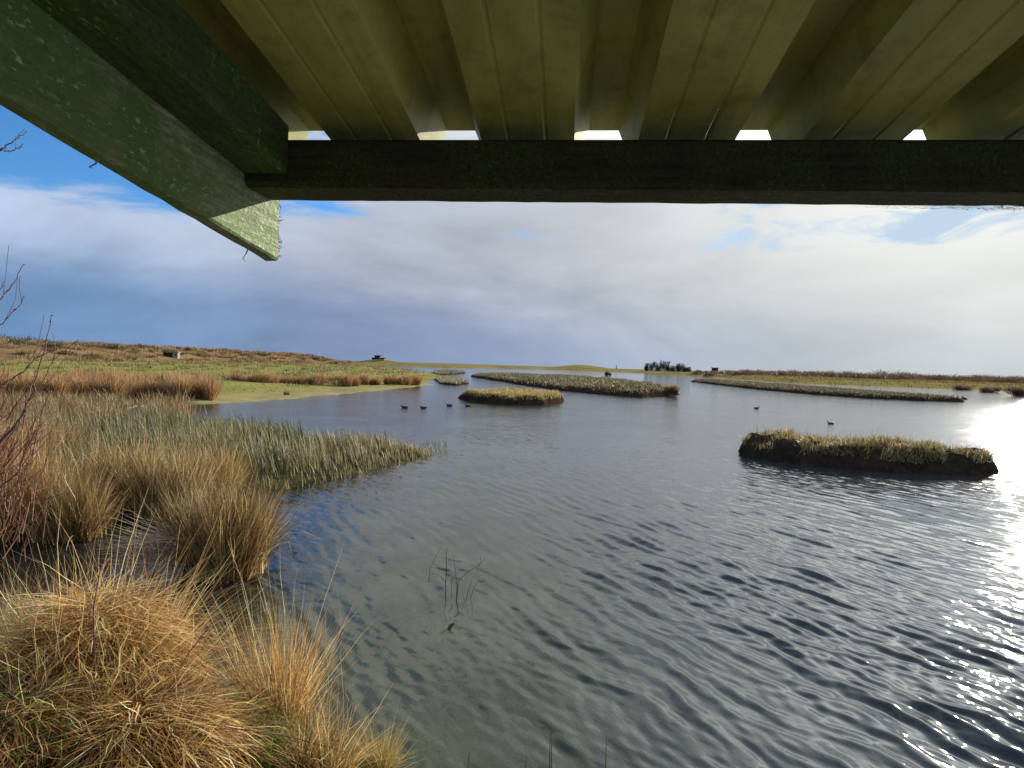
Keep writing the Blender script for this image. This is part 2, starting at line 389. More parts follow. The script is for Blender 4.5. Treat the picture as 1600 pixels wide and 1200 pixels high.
# ------------------------------------------------------------------ water
def build_water():
    va = np.concatenate([np.linspace(1330, 1205, 26), np.linspace(1204, 600, 640), 572.2 + 27.8 * np.linspace(1, 0, 50)[1:] ** 1.7])
    dep = EYE * F / np.maximum(va - 572.0, .3)
    nc = 820; s = np.linspace(-1.55, 1.35, nc)
    Y = np.repeat(dep[:, None], nc, 1); X = Y * s[None]
    dY = np.gradient(dep); dYr = np.abs(dY)[:, None]; dXr = (dep * (s[1] - s[0]))[:, None]
    r = np.random.default_rng(11); Z = np.zeros_like(X)
    M = .62 + .55 * vnoise(X + .4 * Y, Y * .35, 1.6, 3, 3)
    lee = np.clip((X + .18 * Y + .9) / 2.2, 0, 1)     # flatter in the lee of the reeds on the left
    M = np.clip(M, .25, 1.3) * (.66 + .34 * lee)
    far = np.clip((26 - Y) / 16, 0, 1)
    k0 = math.atan2(.46, .88)
    comps = []
    for _ in range(36): comps.append((.20 * math.exp(r.normal(0, .25)), k0 + r.normal(0, .17), .020))
    for _ in range(10): comps.append((.50 * math.exp(r.normal(0, .3)), k0 + r.normal(0, .30), .010))
    for _ in range(30): comps.append((.115 * math.exp(r.normal(0, .25)), k0 + r.normal(0, .40), .0165))
    wx = X + .10 * vnoise(X, Y, .9, 21, 2); wy = Y + .10 * vnoise(X, Y, .9, 22, 2)
    for lam, th, sl_ in comps:
        kx, ky = math.cos(th) * 2 * math.pi / lam, math.sin(th) * 2 * math.pi / lam
        need = np.maximum(abs(kx) * dXr, abs(ky) * dYr)
        fade = np.clip((2.2 - need) / 1.2, 0, 1)
        Z += fade * sl_ * lam / (2 * math.pi) * np.sin(kx * wx + ky * wy + r.uniform(0, 6.28))
    Z *= M * far * 2.3
    Z += .9 * np.sign(Z) * Z * Z / .02 * (Z > 0) * .35       # crests a little sharper than troughs
    V = np.stack([X, Y, Z], -1).reshape(-1, 3)
    I = np.arange(X.size).reshape(X.shape)
    Q = np.stack([I[:-1, :-1].ravel(), I[:-1, 1:].ravel(), I[1:, 1:].ravel(), I[1:, :-1].ravel()], 1)
    me = raw_mesh('water', V, Q, smooth=True)
    m, n = new_mat('pond_water')
    pos = n.node('ShaderNodeNewGeometry').outputs['Position']
    sp = n.node('ShaderNodeSeparateXYZ'); n.l.new(pos, sp.inputs[0])
    rot = (0, 0, -k0)
    a1 = n.noise(n.mapping(n.mapping(pos, rot=rot), scale=(1, .34, 1)), 4.6, 3, .55, .5)
    a2 = n.noise(n.mapping(n.mapping(pos, rot=rot), scale=(1, .5, 1)), 15.0, 3, .55, .3)
    a3 = n.noise(pos, .35, 3, .5)
    dist_f = n.step(sp.outputs[1], 7.0, 22.0)          # the mesh carries the near waves, the bump the far ones
    hg = n.m('ADD', n.m('MULTIPLY', n.m('MULTIPLY', a1, dist_f), .030), n.m('MULTIPLY', a2, .0035))
    hg = n.m('MULTIPLY', hg, n.step(a3, .30, .65, .45, 1.1))
    bp = n.node('ShaderNodeBump', {'Height': hg, 'Strength': 1.0, 'Distance': 1.0}).outputs[0]
    # fine ripples tilt the surface directly, so that they still glitter where they are smaller than a pixel
    rip = n.node('ShaderNodeTexNoise', {'Scale': 9.0, 'Detail': 2.0, 'Roughness': .6})
    n.l.new(n.mapping(n.mapping(pos, rot=rot), scale=(1, .45, 1)), rip.inputs['Vector'])
    rip2 = n.node('ShaderNodeTexNoise', {'Scale': 45.0, 'Detail': 1.0, 'Roughness': .6}); n.l.new(pos, rip2.inputs['Vector'])
    rmix = n.node('ShaderNodeMix', data_type='VECTOR'); n.put(rmix.inputs[0], n.step(sp.outputs[1], 12.0, 26.0, .1, .85)); n.l.new(rip.outputs['Color'], rmix.inputs[4]); n.l.new(rip2.outputs['Color'], rmix.inputs[5])
    tilt = n.node('ShaderNodeVectorMath', {1: (.5, .5, .5)}, operation='SUBTRACT'); n.l.new(rmix.outputs[1], tilt.inputs[0])
    amt = n.m('MULTIPLY', n.m('SUBTRACT', n.step(sp.outputs[1], 4.0, 18.0, .15, .56), n.step(sp.outputs[1], 26.0, 70.0, 0, .40)), n.step(a3, .30, .65, .6, 1.1))
    scl = n.node('ShaderNodeVectorMath', operation='SCALE'); n.l.new(tilt.outputs[0], scl.inputs[0]); n.l.new(amt, scl.inputs['Scale'])
    flat = n.node('ShaderNodeVectorMath', {1: (1, 1, 0)}, operation='MULTIPLY'); n.l.new(scl.outputs[0], flat.inputs[0])
    add = n.node('ShaderNodeVectorMath', operation='ADD'); n.l.new(bp, add.inputs[0]); n.l.new(flat.outputs[0], add.inputs[1])
    nz = n.node('ShaderNodeVectorMath', operation='NORMALIZE'); n.l.new(add.outputs[0], nz.inputs[0]); bp = nz.outputs[0]
    mud = n.noise(pos, 1.3, 4, .6)
    colr = n.mix(n.step(mud, .35, .65), (.038, .044, .025), (.064, .070, .042))
    deep = n.m('ADD', sp.outputs[0], n.m('MULTIPLY', mud, .8))       # silty shallows by the bank, clearer water further out
    colr = n.mix(n.step(deep, -.2, 2.8), colr, (.042, .048, .050))
    colr = n.mix(n.step(deep, -1.2, -2.3), colr, (.013, .013, .012))  # shade of the rushes over the left pool, painted into the base colour
    p = n.node('ShaderNodeBsdfPrincipled', {'Base Color': colr, 'Roughness': n.m('SUBTRACT', n.step(sp.outputs[1], 3.0, 24.0, .03, .11), n.step(sp.outputs[1], 30.0, 75.0, 0, .06)), 'IOR': 1.333, 'Specular IOR Level': .5, 'Normal': bp})
    out(n, p.outputs[0])
    tag(link('water', me, m), kind='structure')
build_water()

# ------------------------------------------------------------------ bird hide the photograph is taken from
PSI = math.atan2(85, F)
def build_hide():
    root = empty('bird_hide', (0, 0, 0), -PSI)
    tag(root, 'weathered timber bird hide seen from inside, its ribbed metal roof, eave beam and barge board', 'bird hide')
    E = EYE; SL = .107
    # roof sheet: trapezoid ribs with two small swages per pan, extruded along the slope
    pitch, crown, base, rh, th = .228, .046, .092, .054, .0012
    x_c0 = .046; prof = []
    k0, k1 = -2, 11
    for k in range(k0, k1 + 1):
        c = x_c0 + (k) * pitch
        prof += [(c - base / 2, 0), (c - crown / 2, rh), (c + crown / 2, rh), (c + base / 2, 0)]
        a = c + base / 2; L = pitch - base
        for q in (.30, .70):
            prof += [(a + L * q - .0035, 0), (a + L * q - .0012, .0016), (a + L * q + .0012, .0016), (a + L * q + .0035, 0)]
    prof = [p for p in prof if p[0] > -.485]
    prof = [(-.485, 0)] + prof
    ys = np.linspace(-2.2, 1.03, 24)
    zp = lambda y: E + .335 - SL * (y - .89)
    V = []; Q = []; n = len(prof)
    for lay in (0, 1):
        for y in ys:
            for (x, z) in prof: V.append((x, y, zp(y) + z + lay * th))
    m = len(ys)
    for i in range(m - 1):
        for j in range(n - 1):
            a = i * n + j; Q.append((a, a + n, a + n + 1, a + 1))
            b = m * n + a; Q.append((b, b + 1, b + n + 1, b + n))
    for j in range(n - 1):
        for i in (0, m - 1):
            a = i * n + j; Q.append((a, a + 1, m * n + a + 1, m * n + a))
    mt, nn = new_mat('roof_metal')
    co = nn.node('ShaderNodeTexCoord').outputs['Object']
    b1 = nn.noise(nn.mapping(co, scale=(3, 1, 3)), 3.5, 8, .6, .3); b2 = nn.noise(co, 60, 5, .65); b3 = nn.noise(co, 260, 2, .6)
    c = nn.mix(nn.step(b1, .35, .65), (.46, .46, .145), (.31, .345, .10))
    b4 = nn.noise(nn.mapping(co, scale=(26, 1.6, 26)), 1.0, 5, .6, .2); b5 = nn.noise(co, 14, 6, .65, .5)
    c = nn.mix(nn.m('MULTIPLY', nn.step(b4, .46, .68), .45), c, (.17, .16, .055))
    c = nn.mix(nn.m('MULTIPLY', nn.step(b5, .50, .70), .5), c, (.16, .15, .05))
    c = nn.mix(nn.m('MULTIPLY', nn.step(b2, .48, .72), .35), c, (.26, .19, .08))
    c = nn.mix(nn.m('MULTIPLY', nn.step(b3, .62, .72), .3), c, (.60, .54, .34))
    p = nn.node('ShaderNodeBsdfPrincipled', {'Base Color': c, 'Roughness': .55, 'Specular IOR Level': .4, 'Normal': bumpn(nn, b2, .08, .003)})
    out(nn, p.outputs[0])
    link('roof_sheet', raw_mesh('roof_sheet', V, Q), mt, root)
    # eave beam
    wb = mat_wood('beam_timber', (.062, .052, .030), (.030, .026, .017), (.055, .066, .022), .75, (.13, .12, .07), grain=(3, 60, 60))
    bb = MB(); x0, x1 = -.4685, 2.6; ns = 130; secs = []
    for i in range(ns + 1):
        x = x0 + (x1 - x0) * i / ns
        wr = random.uniform(-.0005, .0005)
        rag = max(0.0, (x - .50) / .5) if x > .5 else 0.0
        rg = min(rag, 1) * random.uniform(-.004, .003)
        secs.append([(x, .89, E + .252 + wr), (x, .897, E + .245 + wr), (x, .976, E + .247 + wr + rg), (x, .985, E + .252 + wr + rg),
                     (x, .985, E + .306), (x, .978, E + .312), (x, .897, E + .313), (x, .89, E + .308)])
    vs = [p for s_ in secs for p in s_]; fs = []
    for i in range(ns):
        for j in range(8):
            fs.append((i * 8 + j, (i + 1) * 8 + j, (i + 1) * 8 + (j + 1) % 8, i * 8 + (j + 1) % 8))
    fs.append(tuple(range(8))); fs.append(tuple(range(ns * 8 + 7, ns * 8 - 1, -1)))
    bb.add(vs, fs); fl = bb
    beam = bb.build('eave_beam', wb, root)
    n = 2600; x = .40 + 1.6 * rng.random(n); k = np.clip((x - .40) / .25, .1, 1)
    Bf = np.stack([x, .985 - .022 * rng.random(n) ** 1.5, E + .2455 - .0015 * rng.random(n)], 1)
    fz = blade_arrays(Bf, U(.006, .024, n) * k, .0016, rng.normal(.2, .5, n), U(1.45, 1.72, n), U(-.2, .2, n), palette([(.62, .58, .44), (.48, .45, .33), (.30, .28, .18)], n), 2, .5, kink=.1)
    o = blades('torn_fibres', fz, M_STRAW, beam); o['kind'] = 'stuff'
    # rafter inside the barge board
    wr_ = mat_wood('rafter_timber', (.095, .125, .05), (.05, .07, .028), (.065, .14, .03), .9, (.36, .40, .24))
    rf = MB(); zb = lambda y: E + .262 - SL * (y - .89)
    n2 = 60; vs = []; fs = []
    for i in range(n2 + 1):
        y = -2.0 + (2.0 + .887) * i / n2; j = lambda a: random.uniform(-a, a)
        vs += [(-.4685, y, zb(y)), (-.409 + j(.0008), y, zb(y) + j(.0006)), (-.404 + j(.001), y, zb(y) + .004 + j(.001)), (-.404, y, zb(y) + .066), (-.4685, y, zb(y) + .066)]
    for i in range(n2):
        for j in range(5): fs.append((i * 5 + j, i * 5 + (j + 1) % 5, (i + 1) * 5 + (j + 1) % 5, (i + 1) * 5 + j))
    fs.append(tuple(range(4, -1, -1))); fs.append(tuple(range(n2 * 5, n2 * 5 + 5)))
    rf.add(vs, fs); rf.build('rafter', wr_, root)
    # barge board, end cut square
    wg = mat_wood('barge_timber', (.50, .50, .38), (.22, .25, .14), (.115, .20, .065), .82, (.60, .62, .48), lit_tip=1.02)
    bo = MB(); vs = []; fs = []; n3 = 90
    zl = lambda y: E + .157 - SL * (y - 1.0)
    for i in range(n3 + 1):
        y = -2.0 + 3.003 * i / n3; j = lambda a: random.uniform(-a, a); w = j(.0007)
        vs += [(-.470, y, zl(y) + .003 + w), (-.473, y, zl(y) + w), (-.491, y, zl(y) + w + j(.0006)), (-.494, y, zl(y) + .003 + w), (-.494, y, zl(y) + .185), (-.470, y, zl(y) + .185)]
    for i in range(n3):
        for j in range(6): fs.append((i * 6 + j, (i + 1) * 6 + j, (i + 1) * 6 + (j + 1) % 6, i * 6 + (j + 1) % 6))
    fs.append(tuple(range(6))); fs.append(tuple(range(n3 * 6 + 5, n3 * 6 - 1, -1)))
    bo.add(vs, fs); sp = bo
    for _ in range(110):
        z = E + .157 + random.uniform(0, .095); x = random.uniform(-.493, -.471); l = random.uniform(.003, .011)
        sp.tube([(x, 1.001, z), (x + random.uniform(-.002, .004), 1.003 + l * .6, z + random.uniform(-.001, .003)), (x + random.uniform(-.002, .008), 1.003 + l, z + random.uniform(-.004, .005))],
                [.0016, .001, .0003], 4)
    for (y, l) in ((.93, .022), (.62, .012)):
        z = zl(y); sp.tube([(-.482, y, z + .002), (-.487, y + .002, z - l * .4), (-.489, y - .004, z - l * .8), (-.484, y - .006, z - l)], [.0011, .0009, .0007, .0004], 4)
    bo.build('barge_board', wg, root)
build_hide()

# ------------------------------------------------------------------ near bank
bank = Land([(-14, 6.3), (-8, 6.1), (-5.2, 5.55), (-3.7, 5.0), (-2.75, 4.55), (-2.2, 3.95), (-1.6, 3.45), (-1.0, 3.30), (-.70, 3.30), (-.35, 2.9), (.2, 2.45), (2, 2.2), (9, 2.2), (9, -5), (-14, -5)],
            .62, 1.5, .07, .5, .06, .8, 3)
tag(bank.build('ground', .05, M_BANK), kind='structure')

STRAW = [(.74, .50, .19), (.60, .37, .12), (.84, .64, .31), (.46, .25, .075), (.28, .14, .045)]
GREEN = [(.10, .19, .03), (.15, .23, .045), (.20, .25, .06), (.07, .13, .025)]
OLIVE = [(.25, .23, .08), (.32, .27, .11), (.18, .19, .06), (.45, .35, .16)]
RUSH = [(.30, .19, .07), (.40, .27, .10), (.22, .13, .05), (.52, .38, .18), (.16, .14, .05)]
ORANGE = [(.36, .20, .085), (.44, .26, .11), (.27, .145, .065), (.50, .33, .16)]

DEADB = [(.20, .10, .04), (.14, .07, .03), (.26, .15, .06)]
def ground_grass():
    def dens(x, y): return ((y > 1.2) & (x < 1.5) & (y < 6.4) & (x > -7)).astype(float)
    B = bank.scatter(26000, .05, dens); n = len(B)
    nz = vnoise(B[:, 0], B[:, 1], .45, 9, 2)
    gsel = nz > .30
    c = np.where(gsel[:, None], palette(GREEN, n), palette(STRAW + OLIVE[:2] + DEADB, n))
    h = np.where(gsel, U(.06, .24, n), U(.05, .20, n))
    tag(blades('grass', blade_arrays(B, h, U(.002, .0055, n), U(0, 6.28, n), U(.05, .8, n), U(.1, 1.4, n), c, 4), M_GRASS), 'short green and straw coloured grass covering the near bank', 'grass', kind='stuff')
ground_grass()

def thatch(n, r, h, w, cols, L=(.12, .34), spin=.8, lift=.25):
    """collapsed stems lying over a dome, combed downhill but tangled"""
    a = U(0, 2 * math.pi, n); q = rng.random(n) ** .6
    lump = 1 + .22 * np.sin(a * 3 + 1.1) * q + .15 * np.sin(a * 7 + 4) * q
    x = np.cos(a) * r * q * lump; y = np.sin(a) * r * q * lump
    z = h * np.sqrt(np.clip(1 - q ** 2.4, 0, 1)) * U(.72, 1.04, n) * (1 + .18 * vnoise(x, y, r * .5, int(h * 100), 2))
    slope = np.arctan2(h * 1.1 * q ** 1.4, r * np.sqrt(np.clip(1.02 - q ** 2.4, .02, 1)))
    az = a + rng.normal(0, spin, n); lean = math.pi / 2 + slope * np.cos(az - a) * .85 - np.abs(rng.normal(0, lift, n)) - .25
    return blade_arrays(np.stack([x, y, z], 1), U(L[0], L[1], n), w * U(.6, 1.35, n), az, lean, U(0, .6, n), palette(cols, n, .3), 4, .4, kink=.16)
def straw(name, u, v, z, n, r, h, w, label, cols=STRAW, mat=M_STRAW, spread=1.0, droop=1.5, kink=.10, up=.25, tall=0, tallh=1.0, th=.0, **kw):
    p = at(u, v, z); p[2] = max(z, 0) - .02
    arrs = [clump(n, r, h, w, cols, spread, droop, 5, up, .3, kink, **kw)]
    if th:
        arrs.append(thatch(int(n * th), r * 1.05, h * .78, w, cols)); arrs.append(thatch(int(n * th * .5), r * .85, h * .55, w * 1.6, DEADB, spin=1.2))
    if tall:
        arrs.append(clump(tall, r * .8, tallh, w * .75, [(.62, .47, .24), (.52, .38, .17)], .35, .35, 6, .12, .22, .02))
    V, T, C = join(*arrs)
    V[:, 2] = np.where(V[:, 2] < -.12, -.12, V[:, 2])     # keep hanging tips above the soil
    return tag(blades(name, (V, T, C), mat, None, p), label, 'grass tussock')
straw('grass_tussock', 140, 1125, .50, 2600, .35, .74, .0062, 'big golden mound of collapsed straw grass in the near left corner', th=1.7, tall=60, tallh=.95)
straw('grass_tussock', 20, 1185, .60, 2000, .28, .36, .005, 'dull straw and green grass mound at the bottom left corner', STRAW[:4] + DEADB + GREEN[:1], th=.8)
straw('grass_tussock', 20, 1020, .45, 2200, .34, .42, .005, 'olive brown grass mound behind the big golden one at the left edge', OLIVE + RUSH[:2])
straw('grass_tussock', 428, 1145, .20, 900, .15, .66, .0060, 'upright straw grass tussock fanning over the water edge', spread=.55, droop=.7, kink=.04, up=.14, tall=70, tallh=.85)
straw('grass_tussock', 315, 1180, .35, 800, .20, .24, .006, 'low straw tussock between the big mound and the upright fan', STRAW + GREEN[:1], spread=1.0, droop=1.6, th=1.5)
straw('grass_tussock', 210, 1192, .50, 1300, .27, .36, .0062, 'straw tussock at the bottom edge spilling down in front of the big golden mound', STRAW + DEADB[2:], spread=1.0, droop=1.6, th=1.8)
straw('grass_tussock', 500, 1195, .22, 1300, .17, .34, .0048, 'small golden tussock beside the upright fan at the bottom edge', STRAW + OLIVE[:1], spread=.8, droop=1.0, kink=.06)
straw('grass_tussock', 588, 1196, .12, 700, .10, .24, .0045, 'smallest straw tuft, farthest right along the near bank', [(.62, .47, .18), (.52, .40, .14), (.40, .33, .10)], spread=.9, droop=.8, kink=.05)
straw('grass_tuft', 268, 1172, .45, 900, .16, .30, .0045, 'bright green grass tuft under the big straw mound', GREEN, M_GRASS, spread=.8, droop=1.0, kink=.02)
straw('grass_tuft', 392, 1185, .32, 700, .13, .28, .0045, 'bright green grass tuft at the foot of the upright straw fan', GREEN, M_GRASS, spread=.7, droop=.9, kink=.02)
straw('grass_tuft', 70, 1190, .62, 900, .18, .26, .0045, 'bright green grass tuft at the bottom left corner', GREEN, M_GRASS, spread=.8, droop=1.0, kink=.02)

def stalk(name, p0, pts, r0, mat, label, cat, group=None, head=False):
    mb = MB(); n = len(pts); mb.tube(pts, [r0 * (1 - .75 * i / (n - 1)) for i in range(n)], 5)
    o = mb.build(name, mat); tag(o, label, cat, group); return o
M_STALK = mat_plain('straw_stalk', (.68, .54, .30), (.52, .38, .18), 30, .6)
def bend(a, b, sag=.0, n=9, j=.0):
    a = np.array(a, float); b = np.array(b, float); o = []
    for i in range(n):
        t = i / (n - 1); q = a * (1 - t) + b * t; q[2] += sag * math.sin(math.pi * t); q += rng.normal(0, j, 3) * (0 < i < n - 1); o.append(q)
    return o
# tall dead grass stalks standing over the near bank
for (u0, v0, z0, u1, v1) in [(100, 1040, .5, 58, 848), (112, 1040, .5, 100, 868), (150, 1060, .5, 118, 872), (208, 1000, .5, 208, 868), (215, 1010, .5, 176, 905),
                             (250, 1030, .4, 262, 985), (470, 1170, .1, 458, 930), (512, 1170, .1, 508, 945), (538, 1180, .1, 530, 940), (500, 1165, .1, 470, 960),
                             (545, 1180, .1, 542, 1055), (430, 1100, .2, 356, 845), (462, 1150, .1, 402, 915), (320, 1080, .3, 262, 928), (395, 1120, .25, 300, 905), (415, 1120, .2, 330, 925)]:
    p = at(u0, v0, z0); q = atd(u1, v1, p[1] + random.uniform(-.15, .25))
    stalk('grass_stalk', p, bend(p, q, .03, 9, .004), .0034, M_STALK, 'thin tall dead grass stalk rising above the near bank', 'grass stalk', 'tall dead grass stalks on the near bank')
# bramble canes
def bramble(pix, label, r=.005):
    pts = [atd(u, v, d) for (u, v, d) in pix]; P = []
    for i in range(len(pts) - 1):
        for k in range(6): P.append(pts[i] * (1 - k / 6) + pts[i + 1] * (k / 6))
    P.append(pts[-1]); P = [P[0]] + [(P[i - 1] + P[i] * 2 + P[i + 1]) / 4 for i in range(1, len(P) - 1)] + [P[-1]]
    root = empty('bramble_cane', P[0]); tag(root, label, 'bramble')
    n = len(P); mb = MB(); mb.tube([p - P[0] for p in P], [r * (1 - .5 * i / n) for i in range(n)], 6); th = mb
    for i in range(1, n - 1):
        for _ in range(2):
            a = (P[i] + (P[i + 1] - P[i]) * random.random()) - P[0]; d = Vector((random.uniform(-1, 1), random.uniform(-1, 1), random.uniform(-1, 1))).normalized() * r * 2.4
            th.tube([a, a + np.array(d)], [r * .35, r * .05], 4)
    mb.build('cane', M_BRAMBLE, root); return root
bramble([(205, 1150, 2.7), (255, 1090, 2.75), (295, 1020, 2.9), (330, 975, 3.0), (360, 965, 3.2)], 'dark red bramble cane slanting up across the right flank of the straw mound', .004)
bramble([(200, 1160, 2.6), (280, 1142, 2.6), (370, 1138, 2.7), (450, 1150, 2.9), (530, 1172, 3.1)], 'long dark bramble cane arching low along the bottom edge', .0045)
bramble([(148, 1080, 2.55), (147, 1000, 2.6), (146, 950, 2.7), (158, 885, 2.9), (176, 868, 3.0)], 'reddish bramble cane standing upright out of the straw mound with a pale tip', .0042)
bramble([(112, 1200, 2.4), (100, 1140, 2.45), (85, 1095, 2.6), (125, 1110, 2.6), (155, 1165, 2.5)], 'short looped bramble cane in the shaded front of the straw mound', .0045)

# ------------------------------------------------------------------ rush clumps and marsh on the left
marsh = Land([(-3.9, 10.6), (-3.3, 11.7), (-2.6, 13.4), (-1.85, 15.2), (-2.3, 15.8), (-3.7, 15.8), (-7.4, 18.4), (-10.2, 19.0), (-22, 20), (-22, 8.6), (-9, 8.2), (-6.4, 8.6), (-5.2, 9.6)],
             .14, .6, .05, .6, .25, 1.2, 6)
tag(marsh.build('marsh', .12, M_MARSH), kind='structure')

def rush(u, v, r, h, n, label, cols=RUSH, spread=.55, droop=.4, z=0.0, w=.0125, **kw):
    n = int(n * .62)
    p = at(u, v, z)
    V, T, C = clump(n, r, h, w, cols, spread, droop, 4, .13, .24, .03, **kw)
    m = int(n * .12); a = U(0, 6.28, m); q = np.sqrt(rng.random(m)) * r
    ex = blade_arrays(np.stack([np.cos(a) * q, np.sin(a) * q, np.zeros(m)], 1), h * U(.5, 1.25, m), w * 1.15, U(0, 6.28, m), np.abs(rng.normal(0, .30, m)), np.where(rng.random(m) < .4, U(1, 2.6, m), U(0, .4, m)), palette([(.66, .50, .26), (.52, .38, .17), (.20, .12, .05)], m), 5, .5, kink=.06)
    V, T, C = join((V, T, C), ex)
    V[:, 2] = np.maximum(V[:, 2], -.15)
    return tag(blades('rush_clump', (V, T, C), M_RUSH, None, p), label, 'rush clump')
o = rush(352, 893, .40, .86, 6000, 'big brown rush clump standing in the water with stems flopped to the left', [(.26, .15, .055), (.36, .23, .085), (.17, .09, .035), (.48, .34, .16), (.12, .10, .035)])
# stems flopped down on its left side
def flop():
    n = 230; p = at(335, 885, 0)
    B = np.stack([U(-.42, .02, n), U(-.55, -.20, n), U(.06, .42, n)], 1)
    V, T, C = blade_arrays(B, U(.40, .80, n), .011, math.pi + rng.normal(.15, .30, n), U(1.15, 1.65, n), U(-.1, .35, n), palette([(.72, .58, .40), (.55, .40, .25), (.42, .25, .17)], n), 3, .4)
    V[:, 2] = np.maximum(V[:, 2], .01)
    f = blades('flopped_stems', (V, T, C), M_RUSH, o, (p[0] - o.location.x, p[1] - o.location.y, 0))
flop()
rush(268, 800, .50, .86, 3600, 'broad brown rush clump behind the big one standing in the water')
rush(185, 790, .55, .92, 3600, 'tall tawny rush clump behind the dark pool', RUSH + STRAW[:2])
rush(110, 838, .40, .75, 2400, 'dark brown rush clump at the back edge of the dark pool', [(.22, .13, .05), (.30, .18, .07), (.36, .26, .10)])
rush(30, 830, .55, .95, 3400, 'orange brown rush clump at the left edge of the dark pool', ORANGE + RUSH[:2])
rush(-20, 770, .7, 1.1, 3000, 'orange brown rush clump cut by the left edge above the dark pool', ORANGE)
rush(60, 735, .7, 1.0, 3000, 'orange brown rush clump below the bare shrub branches', ORANGE + STRAW[:1])
rush(330, 770, .42, .75, 2400, 'low tawny rush clump between the reed bed and the big brown clump', RUSH + STRAW[:2])

def reeds():
    def dens(x, y):
        return np.clip(.55 + .9 * vnoise(x, y, 1.1, 14, 2), .12, 1) * np.where(x > -13.5, 1, .25)
    B = marsh.scatter(24000, -.12, dens); n = len(B); B[:, 2] = np.maximum(B[:, 2], -.05)
    f = vnoise(B[:, 0], B[:, 1], 1.6, 15, 3)
    tanp = np.clip(.27 + .9 * f + np.clip((B[:, 0] + 6) * .05, -.15, .25), .06, .8)
    k = rng.random(n) < tanp
    c = np.where(k[:, None], palette([(.30, .24, .11), (.23, .17, .065), (.37, .31, .17)], n), palette([(.105, .125, .035), (.14, .15, .05), (.065, .08, .02), (.18, .175, .07), (.045, .052, .016)], n))
    edge = np.clip(marsh.d(B[:, 0], B[:, 1]) / .9, .35, 1)
    h = U(.36, .70, n) * edge * (1 + .25 * vnoise(B[:, 0], B[:, 1], .9, 16, 2))
    w = np.where(k, U(.014, .030, n), U(.012, .024, n))
    arr = blade_arrays(B, h, w, 2.9 + rng.normal(0, .55, n), U(.02, .35, n), U(.0, .5, n), c, 3)
    tag(blades('reeds', arr, M_REED), 'grey green and buff reed bed jutting into the pond from the left', 'reeds', kind='stuff')
    B2 = np.concatenate([at(*q) [None] for q in zip(U(625, 700, 240), U(690, 712, 240), np.zeros(240))]); m = len(B2)
    a2 = blade_arrays(B2, U(.05, .22, m), .012, U(0, 6.28, m), U(0, .5, m), U(0, .5, m), palette([(.16, .16, .07), (.3, .25, .13)], m), 2)
    tag(blades('reed_fringe', a2, M_REED), 'sparse reed tips standing in the water off the reed bed point', 'reeds', kind='stuff')
reeds()

def dead_stems():
    q = [(246, 760, 620), (300, 770, 615), (165, 745, 612), (150, 740, 618), (64, 745, 655), (288, 772, 655), (318, 765, 665), (232, 760, 640), (90, 790, 690), (50, 800, 700), (30, 780, 672), (260, 800, 690)]
    for (u, v, vt) in q:
        p = at(u, v, .05); t = atd(u + random.uniform(-14, 14), vt, p[1])
        mb = MB(); P = bend(p, t, 0, 9, .012); mb.tube(P, [.011 * (1 - .6 * i / 8) for i in range(9)], 5)
        for i in range(3, 9):
            for _ in range(2):
                a = P[i]; b = a + np.array((random.uniform(-.09, .09), random.uniform(-.06, .06), random.uniform(.05, .14))); mb.tube([a, b], [.005, .002], 4)
        tag(mb.build('dead_stem', mat_stem), 'pale branched dead plant stem standing among the rushes', 'dead stem', 'dead stems among the rushes')
mat_stem = mat_plain('dead_stem_bark', (.42, .34, .19), (.25, .19, .10), 20, .8)
dead_stems()
# half drowned small twigs out in the pond
def twig_sprig():
    root = empty('drowned_sprig', at(700, 940, 0)); tag(root, 'bare branched twigs of a drowned shrub poking out of the open water', 'twigs')
    O = np.array(root.location)
    def tw(pix, r=.006):
        mb = MB(); P = [atd(u, v, d) - O for (u, v, d) in pix]; P[0][2] -= .03; n = len(P); r *= .62; mb.tube(P, [r * (1 - .6 * i / (n - 1)) for i in range(n)], 5)
        mb.build('twig', M_TWIG, root)
    d = O[1]
    tw([(697, 945, d), (696, 915, d), (698, 890, d), (697, 870, d), (699, 855, d)], .0075); tw([(697, 905, d), (685, 898, d), (672, 895, d), (668, 882, d)], .005)
    tw([(713, 940, d), (714, 915, d), (712, 895, d), (709, 868, d)], .006); tw([(713, 945, d), (716, 908, d), (728, 896, d), (745, 885, d), (758, 872, d)], .0065)
    tw([(745, 885, d), (752, 878, d), (750, 868, d)], .004); tw([(727, 938, d), (733, 920, d), (738, 905, d)], .005); tw([(727, 937, d), (722, 925, d)], .004)
    tw([(670, 905, d + .2), (672, 888, d + .2), (682, 868, d + .2), (691, 850, d + .2)], .005)
    tw([(735, 930, d + .1), (742, 915, d), (750, 905, d)], .004); tw([(706, 930, d), (705, 905, d), (720, 890, d)], .004)
    mb = MB(); pp = at(704, 983, 0) - O
    mb.tube([pp + (-.02, 0, -.03), pp + (0, 0, .03), pp + (.03, .01, .045)], [.02, .017, .008], 6); mb.build('stump_tip', M_TWIG, root)
twig_sprig()
for (u, v, vt) in [(858, 1205, 1140), (862, 1200, 1128), (946, 1205, 1147), (820, 1210, 1180), (730, 1210, 1172), (806, 1192, 1120)][:5]:
    p = at(u, v, 0); p[2] -= .03
    stalk('reed_stalk', p, bend(p, atd(u + random.uniform(-4, 4), vt, p[1]), 0, 5, .002), .0045, mat_plain('wet_stalk', (.16, .15, .07), (.30, .26, .12), 40, .6), 'short thin reed stalk poking out of the water at the bottom edge', 'reed stalk', 'reed stalks in the near water')

